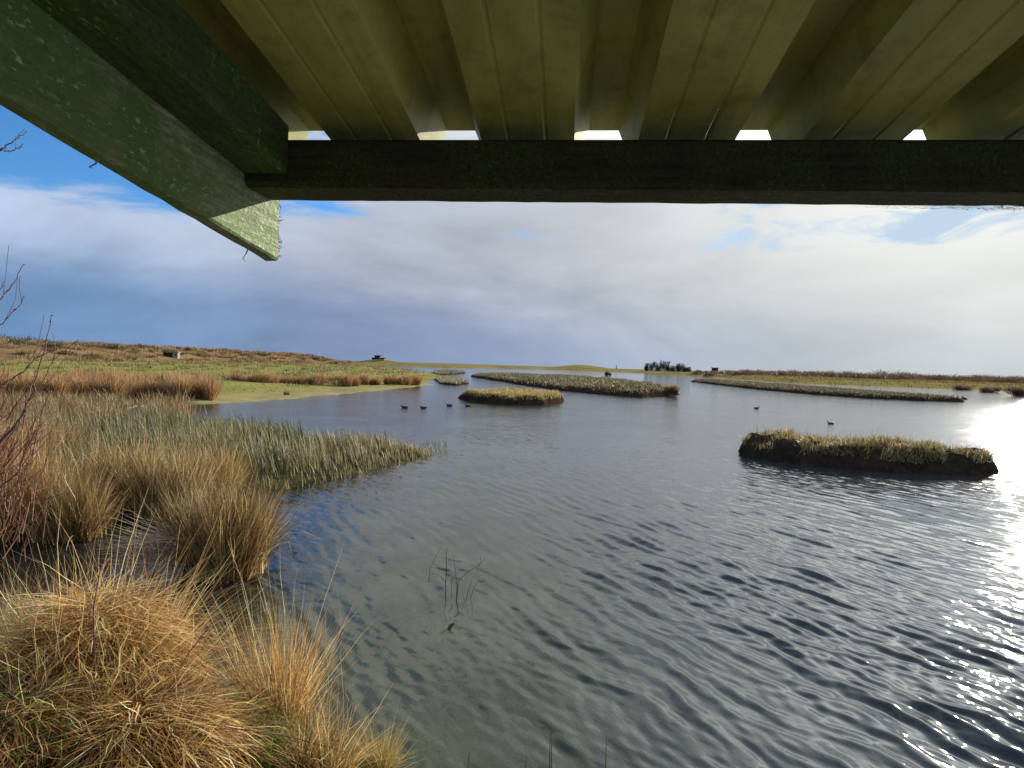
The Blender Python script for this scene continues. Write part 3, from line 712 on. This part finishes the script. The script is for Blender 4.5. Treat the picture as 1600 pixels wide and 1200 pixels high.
# ------------------------------------------------------------------ bare shrub at the left edge
def shrub():
    base = atd(-150, 1000, 3.6); base[2] = .45
    root = empty('bare_shrub', base); tag(root, 'leafless reddish brown shrub reaching in from the left edge', 'shrub')
    O = base
    big = MB()
    def branch(pix, r0, r1=.0018, mb=big, sub=3, sl=.25):
        P = [atd(u, v, d) - O for (u, v, d) in pix]; Q = []
        for i in range(len(P) - 1):
            for k in range(5): Q.append(P[i] * (1 - k / 5) + P[i + 1] * k / 5 + rng.normal(0, .004, 3))
        Q.append(P[-1]); n = len(Q); r0 *= .68; mb.tube(Q, [r0 + (r1 - r0) * i / (n - 1) for i in range(n)], 5)
        for _ in range(sub):
            i = random.randint(2, n - 2); d = np.array(Q[i + 1]) - np.array(Q[i - 1]); d /= np.linalg.norm(d) + 1e-6
            s = d + rng.normal(0, .45, 3) + np.array((0, 0, .35)); s /= np.linalg.norm(s); L = sl * random.uniform(.4, 1.1)
            rr = max(r1, r0 * .4); mb.tube([Q[i], Q[i] + s * L * .5 + rng.normal(0, .01, 3), Q[i] + s * L + rng.normal(0, .02, 3)], [rr, rr * .7, r1 * .7], 4)
        for i in range(3, n):                         # buds
            if random.random() < .5: mb.tube([Q[i], Q[i] + rng.normal(0, .006, 3)], [.003, .0015], 4)
    branch([(-90, 760, 3.4), (-40, 720, 3.3), (0, 692, 3.3), (35, 652, 3.2), (55, 600, 3.2), (70, 545, 3.2), (80, 492, 3.2)], .011)
    branch([(-60, 700, 3.3), (-20, 650, 3.3), (0, 603, 3.2), (30, 585, 3.2), (55, 562, 3.2), (90, 546, 3.2)], .008)
    branch([(-70, 640, 3.5), (-20, 540, 3.4), (0, 510, 3.4), (22, 488, 3.4), (38, 462, 3.4)], .007, sub=2)
    branch([(-60, 560, 3.5), (-20, 490, 3.5), (0, 468, 3.5), (24, 440, 3.5), (37, 413, 3.5)], .007, sub=2)
    branch([(-60, 500, 3.3), (-20, 470, 3.3), (0, 455, 3.3), (6, 440, 3.3)], .006, sub=1)
    branch([(-120, 420, 3.4), (-60, 300, 3.4), (-10, 240, 3.4), (12, 228, 3.4), (28, 218, 3.4), (42, 205, 3.4)], .009, sub=2, sl=.15)
    branch([(0, 236, 3.4), (15, 236, 3.4), (28, 232, 3.4), (36, 225, 3.4)], .004, sub=1, sl=.1)
    branch([(-20, 660, 3.2), (10, 690, 3.2), (40, 640, 3.2), (70, 590, 3.2), (85, 555, 3.2)], .006)
    branch([(-60, 800, 3.3), (-10, 770, 3.3), (30, 740, 3.2), (60, 660, 3.2), (80, 610, 3.2)], .008)
    branch([(-80, 900, 3.4), (-90, 760, 3.4), (-70, 640, 3.5), (-60, 500, 3.4), (-120, 420, 3.4)], .016)
    branch([(-150, 1000, 3.6), (-120, 940, 3.5), (-80, 900, 3.4)], .02, .016, sub=0)
    big.build('branches', M_TWIG, root)
    fine = MB()
    for _ in range(230):                              # fine reddish twigs, densest low at the edge
        u = -70 + 150 * random.random() ** 1.6; v = random.uniform(575, 800); d = random.uniform(3.3, 4.4)
        a = atd(u - random.uniform(10, 40), v + random.uniform(40, 90), d) - O; b = atd(u, v, d + random.uniform(-.2, .2)) - O
        mid = (a + b) / 2 + rng.normal(0, .03, 3); fine.tube([a, mid, b], [.0035, .0028, .0012], 4)
        if random.random() < .6:
            c = mid + (b - a) * .4 + rng.normal(0, .05, 3); fine.tube([mid, c], [.0022, .001], 4)
    fine.build('twigs', M_TWIG_RED, root)
shrub()

# ------------------------------------------------------------------ meadow, shore, low hills
meadow = Land([(-14.5, 30.0), (-13.2, 34), (-11.6, 43), (-9.4, 57), (-8.6, 66), (-9.5, 82), (-14.8, 128), (-27, 170), (-42, 208), (-80, 235), (-330, 260), (-330, 40), (-60, 32), (-26, 29), (-19, 28.5)],
              .55, 9, .05, 3, .5, 4, 21)
tag(meadow.build('meadow', .9, M_MEADOW), kind='structure')
mudflat = Land([(-13.6, 28.8), (-12.2, 33.5), (-10.6, 42.5), (-8.4, 56), (-7.6, 64), (-9.4, 66), (-12, 58), (-15, 45), (-18, 36), (-24, 28), (-19, 26.5)], .10, 1.2, .05, .8, .4, 2.5, 23)
tag(mudflat.build('mudflat', .3, M_MUD), kind='structure')
hill = Land([(-92, 72), (-78, 95), (-72, 125), (-72, 160), (-78, 210), (-75, 300), (-110, 420), (-400, 500), (-420, 60), (-160, 55)],
            3.7, 26, .35, 12, 3, 20, 25)
tag(hill.build('hill', 3.0, M_HILL), kind='structure')
shore = Land([(-125, 308), (-60, 302), (-31, 306), (18, 366), (62, 343), (68, 232), (60, 160), (63, 134), (86, 131), (98, 120), (140, 118), (420, 140), (900, 900), (-500, 1200), (-300, 500)],
             1.0, 12, .15, 20, 2, 12, 27, extra=lambda x, y: 2.6 * np.exp(-((x - 45) / 16) ** 2 - ((y - 420) / 30) ** 2) + 2.1 * np.exp(-((x + 68.5) / 10) ** 2 - ((y - 330) / 10) ** 2))
tag(shore.build('far_shore', 4.0, M_SHORE), kind='structure')

def stuff_blades(name, B, h, w, cols, label, cat, mat=M_REED, segs=2, lean=.4, wts=None):
    n = len(B)
    arr = blade_arrays(B, h * U(.6, 1.3, n), w * U(.6, 1.4, n), U(0, 6.28, n), U(0, lean, n), U(0, .6, n), palette(cols, n, w=wts), segs)
    return tag(blades(name, arr, mat), label, cat, kind='stuff')

# bracken and rough grass on the hill, turf on the meadow, rough grass on the far shore
def bush_arrays(n, rx, ry, h, w, cols, lumps=7):
    """twiggy mass: many small blades through an uneven volume"""
    cx = U(-.6, .6, lumps) * rx; cy = U(-.6, .6, lumps) * ry; cz = U(.12, .62, lumps) * h; rr = U(.32, .55, lumps)
    k = rng.integers(0, lumps, n); d = rng.normal(0, 1, (n, 3)); d /= np.linalg.norm(d, axis=1)[:, None]; q = rng.random(n) ** .45
    P = np.stack([cx[k] + d[:, 0] * q * rr[k] * rx, cy[k] + d[:, 1] * q * rr[k] * ry, cz[k] + d[:, 2] * q * rr[k] * h * .8], 1)
    P[:, 2] = np.clip(P[:, 2], 0, None)
    return blade_arrays(P, U(.5, 1.2, n) * w * 5, w, np.arctan2(d[:, 1], d[:, 0]) + rng.normal(0, .5, n), U(.1, 1.1, n), U(-.2, .4, n), palette(cols, n), 2)

DARKB = [(.075, .06, .045), (.11, .08, .055), (.055, .05, .04), (.09, .085, .05)]
def zat(L, x, y): return float(L.z(np.array([x]), np.array([y]))[0])
def on_land(L, u, v, d0=75, d1=420):
    dd = ray(u, v)
    for d in np.arange(d0, d1, .5):
        if zat(L, dd.x / dd.y * d, d) >= EYE + dd.z / dd.y * d: return np.array((dd.x / dd.y * d, d, EYE + dd.z / dd.y * d))
    return atd(u, v, 150.0)
PB = on_land(hill, 268, 557.5)
arrs = []
for (x, y, z) in hill.scatter(620, 1.5, lambda x, y: ((x > -.85 * y) & (y < 330)).astype(float) * np.clip(1.25 - y / 330, .12, 1)):
    if abs(x / y - PB[0] / PB[1]) < .022 and -26 < y - PB[1] < 5: continue      # the slope below the pillbox is open
    k = random.random(); sz = random.uniform(.8, 2.2) * (1 + y / 250)
    V, T, C = bush_arrays(150, sz, sz * .8, random.uniform(.35, .8) * (1 + y / 400), .10 + y * .0004, [(.36, .23, .11), (.28, .17, .075), (.44, .32, .16)] if k < .55 else ([(.22, .125, .06), (.17, .10, .05)] if k < .85 else [(.15, .14, .06), (.11, .10, .05)]))
    arrs.append((V + np.array((x, y, z - .1)), T, C))
tag(blades('bracken', join(*arrs), M_RUSH), 'dead brown bracken covering the low hill on the left', 'bracken', kind='stuff')
B = meadow.scatter(16000, 2.0, lambda x, y: ((x > -130)).astype(float) * np.clip((75 - y) / 30, .0, 1))
arrs = []
for (x, y, z) in meadow.scatter(420, 3, lambda x, y: ((x > -.85 * y) & (y > 42)).astype(float) * np.clip(1.1 - y / 230, .1, 1)):
    sz = random.uniform(.3, .9) * (1 + y / 120); V, T, C = bush_arrays(46, sz * 1.6, sz, random.uniform(.10, .26), .05 + y * .0004, [(.24, .19, .07), (.17, .16, .05), (.32, .25, .11)])
    arrs.append((V + np.array((x, y, z - .04)), T, C))
tag(blades('rough_tufts', join(*arrs), M_RUSH), 'low rough tufts dotted over the green meadow', 'grass', kind='stuff')
stuff_blades('meadow_grass', B, .12, .05, [(.17, .20, .045), (.22, .22, .06), (.30, .25, .09)], 'short green pasture grass on the meadow', 'grass', M_GRASS)
B = shore.scatter(14000, 1.5, lambda x, y: ((x > .1 * y) & (x < 1.0 * y) & (y < 260)).astype(float))
stuff_blades('rough_grass', B, .35, .30, [(.20, .17, .055), (.26, .21, .075), (.15, .115, .04)], 'tawny rough grass on the far shore', 'grass')

# scrub line on the crest of the hill: one continuous far mass
def crest():
    arrs = []
    for i in range(90):
        t = i / 89; u = -20 + 560 * t + random.uniform(-6, 6)
        d = 150 + 260 * t; dd = ray(u, 560); x = dd.x / dd.y * d
        z = float(hill.z(np.array([x]), np.array([d]))[0])
        s = random.uniform(.6, 1.5) * (1.25 - .6 * t)
        V, T, C = bush_arrays(420, 2.8 * s, 2.0, 1.9 * s, .10 + .07 * t, DARKB)
        arrs.append((V + np.array((x, d, max(z, .5) - .2)), T, C))
    tag(blades('hedge', join(*arrs), M_RUSH), 'dark scrub line along the crest of the low hill', 'hedge', kind='stuff')
crest()
def scrub_right():
    arrs = []
    for i in range(170):
        u = random.uniform(1085, 1720); d = random.uniform(190, 330) * (1.15 - .25 * (u - 1100) / 500); dd = ray(u, 580); x = dd.x / dd.y * d
        z = float(shore.z(np.array([x]), np.array([d]))[0]); s = random.uniform(.7, 1.3) * min(1, .45 + (u - 1085) / 250)
        V, T, C = bush_arrays(460, 5.0 * s, 4.0, 2.6 * s, .15, [(.15, .085, .055), (.11, .065, .045), (.19, .12, .07), (.09, .06, .045)])
        arrs.append((V + np.array((x, d, z - .2)), T, C))
    tag(blades('scrub', join(*arrs), M_RUSH), 'reddish brown scrub belt along the far right bank', 'scrub', kind='stuff')
scrub_right()
for i, (u, v, w_, h_) in enumerate([(1588, 620, 3.2, 1.5), (1552, 613.5, 4.0, 1.2), (1508, 609.5, 4.0, 1.1)]):
    p = at(u, v, 0); p[2] = -.1
    V, T, C = bush_arrays(2200, w_ * .5, 1.6, h_, .07, [(.20, .11, .075), (.14, .085, .06), (.26, .16, .10)])
    tag(blades('waterside_bush', (V, T, C), M_RUSH, None, p), ['reddish brown bush at the right edge of the far pond, nearest of three', 'middle reddish bush of three at the far right water edge', 'low reddish bush where the far bank meets the narrow right channel'][i], 'bush')

# ------------------------------------------------------------------ rush tussocks along the meadow
proto_arr = []
for k in range(4):
    V, T, C = clump(620, .55, 1.05, .035, ORANGE, .45, .5, 3, .12, .22)
    proto_arr.append(raw_mesh('rush_tussock', V, T, C)); proto_arr[-1].materials.append(M_RUSH)
spots = []
for u in np.arange(362, 656, 11.0):
    spots.append((u + random.uniform(-4, 4), 603.5 - (u - 362) * .008 + random.uniform(-2.5, 1.5), 1.0 - (u - 362) * .0004, 0))
for u in np.arange(-10, 330, 13.0):
    spots.append((u + random.uniform(-5, 5), 619 + random.uniform(-6, 5), 1.0, 1))
for u in np.arange(-10, 320, 19.0):
    spots.append((u + random.uniform(-6, 6), 607 + random.uniform(-4, 4), 1.0, 1))
for i, (u, v, s, w_) in enumerate(spots):
    p = at(u, v, .12); k = random.randrange(4)
    o = bpy.data.objects.new('rush_tussock', proto_arr[k]); COL.objects.link(o)
    sc = s * random.uniform(.75, 1.15); o.location = p; o.scale = (sc * random.uniform(.9, 1.4), sc, sc * random.uniform(.8, 1.1)); o.rotation_euler = (0, 0, random.uniform(0, 6.28))
    if w_ == 0: tag(o, 'rounded orange brown rush tussock in the row along the far edge of the meadow shore', 'rush tussock', 'rush tussocks in a row along the meadow shore')
    else: tag(o, 'orange brown rush tussock in the thick belt between meadow and reed bed on the left', 'rush tussock', 'rush tussocks in the belt left of the inlet')
V, T, C = clump(2200, .36, 1.12, .022, ORANGE, .38, .35, 3, .10, .2)
tag(blades('rush_tussock', (V, T, C), M_RUSH, None, at(325, 625, 0)), 'upright orange brown rush tussock standing in the inlet at the end of the belt', 'rush tussock')
V, T, C = clump(400, .12, .34, .016, DARKB + OLIVE[:2], .45, .3, 2)
tag(blades('rush_tussock', (V, T, C), M_RUSH, None, at(447, 619, .02)), 'tiny dark rush tuft alone in the shallow inlet', 'rush tussock')
# marsh plants in the middle ground left
B = np.stack([at(u, v, .1) for u, v in ((a_, b_) for a_, b_ in zip(-30 + 320 * rng.random(5200) ** 1.35 + rng.normal(0, 14, 5200), 630 + 40 * rng.random(5200) ** 1.3) if not (abs(a_ - 208) < 26 - .9 * abs(b_ - 646) and random.random() < .85))])
stuff_blades('sedge', B, .55, .035, [(.30, .18, .085), (.24, .14, .06), (.38, .27, .13), (.17, .15, .07)], 'brown sedge between the rush belt and the reed bed', 'sedge', M_RUSH, 2)
mb = MB(); a = at(193, 640, .12); b = at(224, 634.5, .16)
mb.tube(bend(a, b, .02, 6, .01), [.045, .05, .045, .05, .045, .035], 8)
tag(mb.build('driftwood_log', mat_plain('grey_wood', (.30, .26, .19), (.19, .16, .11), 12, .85), smooth=True), 'pale driftwood log lying at the edge of the inlet', 'log')

# ------------------------------------------------------------------ islands
def island(name, poly, h, ramp, step, label, nb, bh, bw, cols, top_mat=None, wob=.15, seed=40, rough=.08, inset=.1, lean=.6, mat=M_REED, wts=None, dens=None):
    L = Land(poly, h, ramp, rough, max(.5, ramp), wob, wob * 3 + .3, seed, .5)
    root = empty(name, (0, 0, 0)); tag(root, label, 'island')
    c = np.mean(np.asarray(poly)[:, :2], 0); root.location = (c[0], c[1], 0)
    m = L.build('peat_bank', step, top_mat or M_PEAT, root); m.location = (-c[0], -c[1], 0)
    B = L.scatter(nb, inset, dens); B[:, :2] -= c; n = len(B)
    arr = blade_arrays(B, bh * U(.5, 1.3, n), bw * U(.6, 1.4, n), U(0, 6.28, n), U(.05, lean, n), U(.1, 1.0, n), palette(cols, n, w=wts), 3)
    gobj = blades('grass', arr, mat, root); gobj['kind'] = 'stuff'
    return root, L, c
TAN = [(.46, .35, .15), (.38, .27, .10), (.55, .43, .22), (.30, .24, .09), (.24, .22, .08)]
P2 = lambda *q: [tuple(at(u, v, z)[:2]) for (u, v, z) in q]
# near right island
L_d = lambda x, y: np.ones_like(x)
r1, L1, c1 = island('grassy_island', P2((1155, 712, 0), (1200, 720, 0), (1250, 726, 0), (1300, 731, 0), (1380, 737, 0), (1450, 741, 0), (1530, 743, 0), (1566, 739, 0), (1555, 731, 0), (1450, 722, 0), (1300, 710, 0), (1215, 702, 0), (1160, 699, 0)),
    .43, .30, .04, 'long dark peat island topped with straw grass, nearest on the right', 11000, .20, .020, TAN + [(.55, .42, .18), (.10, .075, .035), (.07, .05, .03)], wob=.11, seed=41, lean=1.45, rough=.22, inset=.10, dens=lambda x, y: np.clip(.45 + 2.6 * vnoise(x, y, .45, 77, 2), .0, 1) * np.clip(.5 + 1.5 * L_d(x, y), .1, 1))
n = 260; B = L1.scatter(n, .15, lambda x, y: (y > c1[1] + .2).astype(float)); B[:, :2] -= c1
rs = blades('rush_stems', blade_arrays(B, U(.2, .42, n), .009, U(0, 6.28, n), U(0, .3, n), U(0, .4, n), palette(RUSH, n), 3), M_RUSH, r1); rs['kind'] = 'stuff'
# small island in the middle
island('grassy_island', P2((712, 619, 0), (720, 624, 0), (760, 630, 0), (800, 633, 0), (850, 633, 0), (878, 629, 0), (880, 623, .1), (860, 614, .4), (830, 609, .5), (790, 607.5, .5), (750, 609.5, .5), (722, 613, .4)),
    .48, .35, .10, 'small oval island with a black peat bank and golden grass, left of centre', 9000, .20, .035, [(.48, .36, .12), (.40, .28, .09), (.56, .43, .19), (.32, .27, .09)], wob=.12, seed=42, lean=.9)
# long central island
island('reed_island', P2((735, 588, 0), (770, 594, 0), (810, 600.5, 0), (860, 608, 0), (920, 615, 0), (1000, 621, 0), (1045, 619.5, 0), (1058, 615, 0), (1050, 606, .3), (1010, 597, .4), (950, 590, .4), (880, 586, .4), (800, 583, .4), (750, 583.5, .3)),
    .35, .6, .28, 'long central island of grey green reeds behind the small golden one', 15000, .34, .06, [(.19, .17, .08), (.24, .20, .10), (.13, .135, .055), (.30, .23, .11), (.10, .09, .045)], wob=.6, seed=43, rough=.14, dens=lambda x, y: np.clip(.6 + 1.6 * vnoise(x, y, 3.0, 91, 2), .05, 1))
V, T, C = clump(500, .55, .9, .05, ORANGE + DARKB[:1], .4, .4, 3, .1, .2)
tag(blades('rush_tussock', (V, T, C), M_RUSH, None, at(1050, 616, .15)), 'brown rush tussock at the right tip of the long central island', 'rush tussock')
# dark long island right
island('reed_island', P2((1080, 596.5, 0), (1120, 601, 0), (1200, 610, 0), (1280, 617, 0), (1350, 622, 0), (1430, 626, 0), (1500, 628, 0), (1506, 624, 0), (1500, 622, .3), (1430, 616, .35), (1330, 609, .35), (1240, 602, .35), (1150, 595.5, .35), (1100, 593, .3)),
    .34, .7, .30, 'long dark heathery island across the right side of the pond', 14000, .30, .08, [(.13, .11, .06), (.17, .14, .075), (.10, .09, .05), (.22, .19, .10)], wob=.5, seed=44)
# reed patches left of the central island
island('reed_island', P2((680, 594, 0), (690, 600, 0), (715, 602, 0), (732, 599, 0), (722, 594, .2), (700, 589, .3), (684, 587, .3)), .18, .5, .2,
    'small low reed patch left of the central island', 1600, .40, .06, [(.30, .27, .14), (.22, .20, .10), (.36, .30, .17)], wob=.4, seed=45)
island('reed_island', P2((672, 583, 0), (690, 586, 0), (712, 585, 0), (728, 583, 0), (715, 579.5, .2), (690, 579, .2)), .2, .8, .35,
    'far low strip of reeds beyond the small reed patch', 1200, .5, .11, [(.28, .25, .13), (.20, .18, .09)], wob=.4, seed=46)

# ------------------------------------------------------------------ far things
M_CONC = mat_plain('old_concrete', (.30, .275, .21), (.20, .18, .14), 1.2, .9)
M_DARK = mat_plain('dark_timber', (.035, .032, .03), (.02, .02, .02), 2, .85)
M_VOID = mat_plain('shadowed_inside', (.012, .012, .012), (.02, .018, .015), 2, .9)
def pillbox():
    p = PB; r = empty('pillbox', (p[0], p[1], 0), .30); r.location.z = p[2] - .1; k = p[1] / 140.0; r.scale = (k, k, k)
    tag(r, 'squat concrete pillbox half buried in the brown hill', 'pillbox')
    w = MB(); w.box((-1.5, -1.2, -1.5), (-1.3, 1.2, 1.0)); w.box((.45, -1.35, -1.5), (1.45, 1.2, 1.0)); w.box((-1.3, .8, -1.5), (.45, 1.2, 1.0)); w.box((-1.3, -1.2, -1.5), (.45, -.9, .05)); w.build('wall', M_CONC, r, bevel=.04)
    s = MB(); s.box((-1.7, -1.6, 1.005), (1.6, 1.5, 1.25)); s.build('roof', M_CONC, r, bevel=.05)
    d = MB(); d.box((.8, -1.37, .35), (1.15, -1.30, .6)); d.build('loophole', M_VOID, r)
pillbox()
def rubble():
    p = on_land(hill, 353, 559); mb = MB()
    for (x, z, s, a) in ((-1.2, .15, .9, .3), (0, .35, 1.1, -.4), (1.2, .1, .8, .9)):
        mb.box((-s, -.6, -.35), (s, .6, .4), Matrix.Translation((x, 0, z)) @ Matrix.Rotation(a * .5, 4, 'Y') @ Matrix.Rotation(a, 4, 'Z'))
    tag(mb.build('concrete_ruin', M_CONC, None, p - np.array((0, 0, .2)), bevel=.08), 'broken pale concrete block lying on the hillside right of the pillbox', 'ruin')
rubble()
def far_hide():
    p = atd(590, 560.5, 330.0); zz = zat(shore, p[0], p[1]); r = empty('lookout_hide', (p[0], p[1], zz)); h = p[2] - zz
    tag(r, 'dark timber lookout hide on a mound at the horizon, left of centre', 'lookout')
    b = MB(); b.box((-1.35, -1.3, -.6), (1.2, 1.3, h + 1.45)); b.box((-2.8, -.9, -.6), (-1.601, .9, h + .55)); b.build('cabin', M_DARK, r, bevel=.04)
    f = MB(); f.box((-1.6, -1.6, h + 1.455), (2.3, 1.6, h + 1.7)); f.build('roof', M_DARK, r, bevel=.03)
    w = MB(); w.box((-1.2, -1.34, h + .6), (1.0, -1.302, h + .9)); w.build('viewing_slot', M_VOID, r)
    q = atd(597.5, 561.5, 326.0); s = empty('lookout_hut', (q[0], q[1], q[2] - .35)); tag(s, 'low dark hut with a flat roof beside the lookout hide', 'hut')
    b = MB(); b.box((-1.1, -1, -1.2), (1.1, 1, .75)); b.build('wall', M_CONC, s, bevel=.03); f = MB(); f.box((-1.7, -1.3, .755), (1.6, 1.3, 1.15)); f.build('roof', M_DARK, s, bevel=.03)
far_hide()
# bare trees in a clump at the horizon
def tree(h, seed):
    random.seed(seed); tr = MB(); tw = MB()
    def grow(p, d, L, r, lev):
        q = p + d * L; mb = tr if lev < 2 else tw
        mb.tube([p, (p + q) / 2 + Vector((random.uniform(-.05, .05), random.uniform(-.05, .05), 0)) * L, q], [r, r * .85, r * .68], 5 if lev < 2 else 3)
        if lev >= 4: return
        for _ in range(3 if lev else 5):
            nd = (d + Vector((random.uniform(-.9, .9), random.uniform(-.9, .9), random.uniform(-.1, .55)))).normalized()
            grow(p + d * L * random.uniform(.55, 1), nd, L * random.uniform(.55, .8), r * .6, lev + 1)
    grow(Vector((0, 0, -.2)), Vector((0, 0, 1)), h * .30, h * .028, 0)
    return tr.mesh('trunk'), tw.mesh('crown')
tm = [tree(5.0, s) for s in (1, 2, 3)]
M_TREE = mat_plain('far_bark', (.05, .045, .05), (.035, .032, .036), 2, .9)
for a, b in tm: a.materials.append(M_TREE); b.materials.append(M_TREE)
tl = ['leftmost dark bare tree of the horizon clump', 'second bare tree from the left in the horizon clump', 'dense bare tree in the left half of the horizon clump', 'tallest airy bare tree in the middle of the horizon clump', 'low bare tree right of the tallest in the horizon clump', 'spreading bare tree in the right half of the horizon clump', 'rightmost small bare tree of the horizon clump']
for i, (u, hh) in enumerate(zip((1010, 1019, 1031, 1043, 1052, 1061, 1069), (4.4, 5.0, 5.2, 5.7, 3.6, 4.0, 3.0))):
    p = atd(u, 580, 345.0 + (i % 3) * 3); z = zat(shore, p[0], p[1])
    r = empty('bare_tree', (p[0], p[1], z), i * 1.3); k = i % 3; s = hh / 5.0 * 1.75; r.scale = (s, s, s)
    link('trunk', tm[k][0], None, r); link('crown', tm[k][1], None, r)
    tag(r, tl[i], 'tree', 'bare trees in the horizon clump')
    V, T, C = bush_arrays(2600, 2.9, 2, (4.4, 5.6, 5.2, 4.0, 4.6, 5.2, 3.8)[i], .11, [(.045, .04, .045), (.035, .032, .038), (.06, .05, .052)])
    tag(blades('thicket', (V, T, C), M_RUSH, None, (p[0] + 1.0, p[1] - 1.5, z - .2)), 'low dark thicket under the bare trees of the horizon clump', 'thicket', 'thickets under the horizon trees')
p = at(951, 586.5, 0); V, T, C = bush_arrays(900, 1.2, .9, 1.15, .09, DARKB)
tag(blades('hummock', (V, T, C), M_RUSH, None, p - np.array((0, 0, .1))), 'small dark hummock alone in the far water right of centre', 'hummock')
def beacon():
    p = atd(963, 575, 420.0); z = zat(shore, p[0], p[1]); m = MB(); m.tube([(0, 0, -.3), (0, 0, 1.0), (0, 0, 1.9)], [.28, .22, .18], 6); m.tube([(0, 0, 1.9), (0, 0, 2.4)], [.4, .3], 6)
    tag(m.build('cairn', M_DARK, None, (p[0], p[1], z)), 'tiny dark marker on top of the low green dune', 'marker')
    p = atd(1117, 580, 300.0); z = zat(shore, p[0], p[1]); r = empty('hut', (p[0], p[1], z)); tag(r, 'small dark hut on the far bank right of the bare trees', 'hut')
    b = MB(); b.box((-1.2, -1, -.2), (1.2, 1, 2.4)); b.build('wall', M_DARK, r, bevel=.03); f = MB(); f.box((-1.6, -1.3, 2.405), (1.5, 1.3, 2.7)); f.build('roof', M_DARK, r, bevel=.03)
beacon()

# ------------------------------------------------------------------ ducks
def duck_mesh():
    me = bpy.data.meshes.new('duck_body'); bm = bmesh.new()
    # rings along the body from tail to bill: x, half width, half height, centre z
    rings = [(-.21, .004, .006, .095), (-.18, .030, .018, .085), (-.13, .065, .045, .06), (-.06, .088, .068, .045), (.02, .090, .072, .042), (.09, .072, .066, .05), (.125, .048, .055, .075), (.138, .033, .040, .095),
             (.148, .030, .030, .118), (.165, .036, .034, .138), (.188, .034, .030, .139), (.208, .018, .014, .131), (.235, .012, .007, .124), (.25, .006, .003, .122)]
    prev = None; N = 10
    for (x, w, h, z) in rings:
        rg = [bm.verts.new((x, w * math.cos(2 * math.pi * j / N), z + h * math.sin(2 * math.pi * j / N))) for j in range(N)]
        if prev:
            for j in range(N): bm.faces.new((prev[j], prev[(j + 1) % N], rg[(j + 1) % N], rg[j]))
        else: bm.faces.new(rg[::-1])
        prev = rg
    bm.faces.new(prev); bmesh.ops.subdivide_edges(bm, edges=bm.edges[:], cuts=1, use_grid_fill=True, smooth=.6)
    bm.to_mesh(me); bm.free(); me.polygons.foreach_set('use_smooth', [True] * len(me.polygons)); return me
dm = duck_mesh(); M_DUCK = mat_plain('dark_plumage', (.030, .028, .030), (.055, .045, .04), 14, .6); dm.materials.append(M_DUCK)
dl = ['dark duck swimming leftmost in the line of four', 'dark duck second from the left in the line of four', 'dark duck third from the left, near the small golden island', 'dark duck rightmost of four, under the small golden island',
      'lone dark duck swimming between the central and long right islands', 'dark duck swimming just behind the near right island']
for i, (u, v, rz, s) in enumerate([(632, 637.5, 3.0, 1.15), (661.5, 638, 3.3, 1.1), (702, 634.5, 2.9, 1.15), (731, 635, 3.25, 1.0), (1182, 638.5, .2, 1.1), (1298, 662.5, 3.3, 1.05)]):
    p = at(u, v, 0); o = link('duck', dm, None, None, p - np.array((0, 0, .012))); o.rotation_euler = (0, 0, rz); s *= .85; o.scale = (s, s, s)
    tag(o, dl[i], 'duck', 'ducks on the pond')
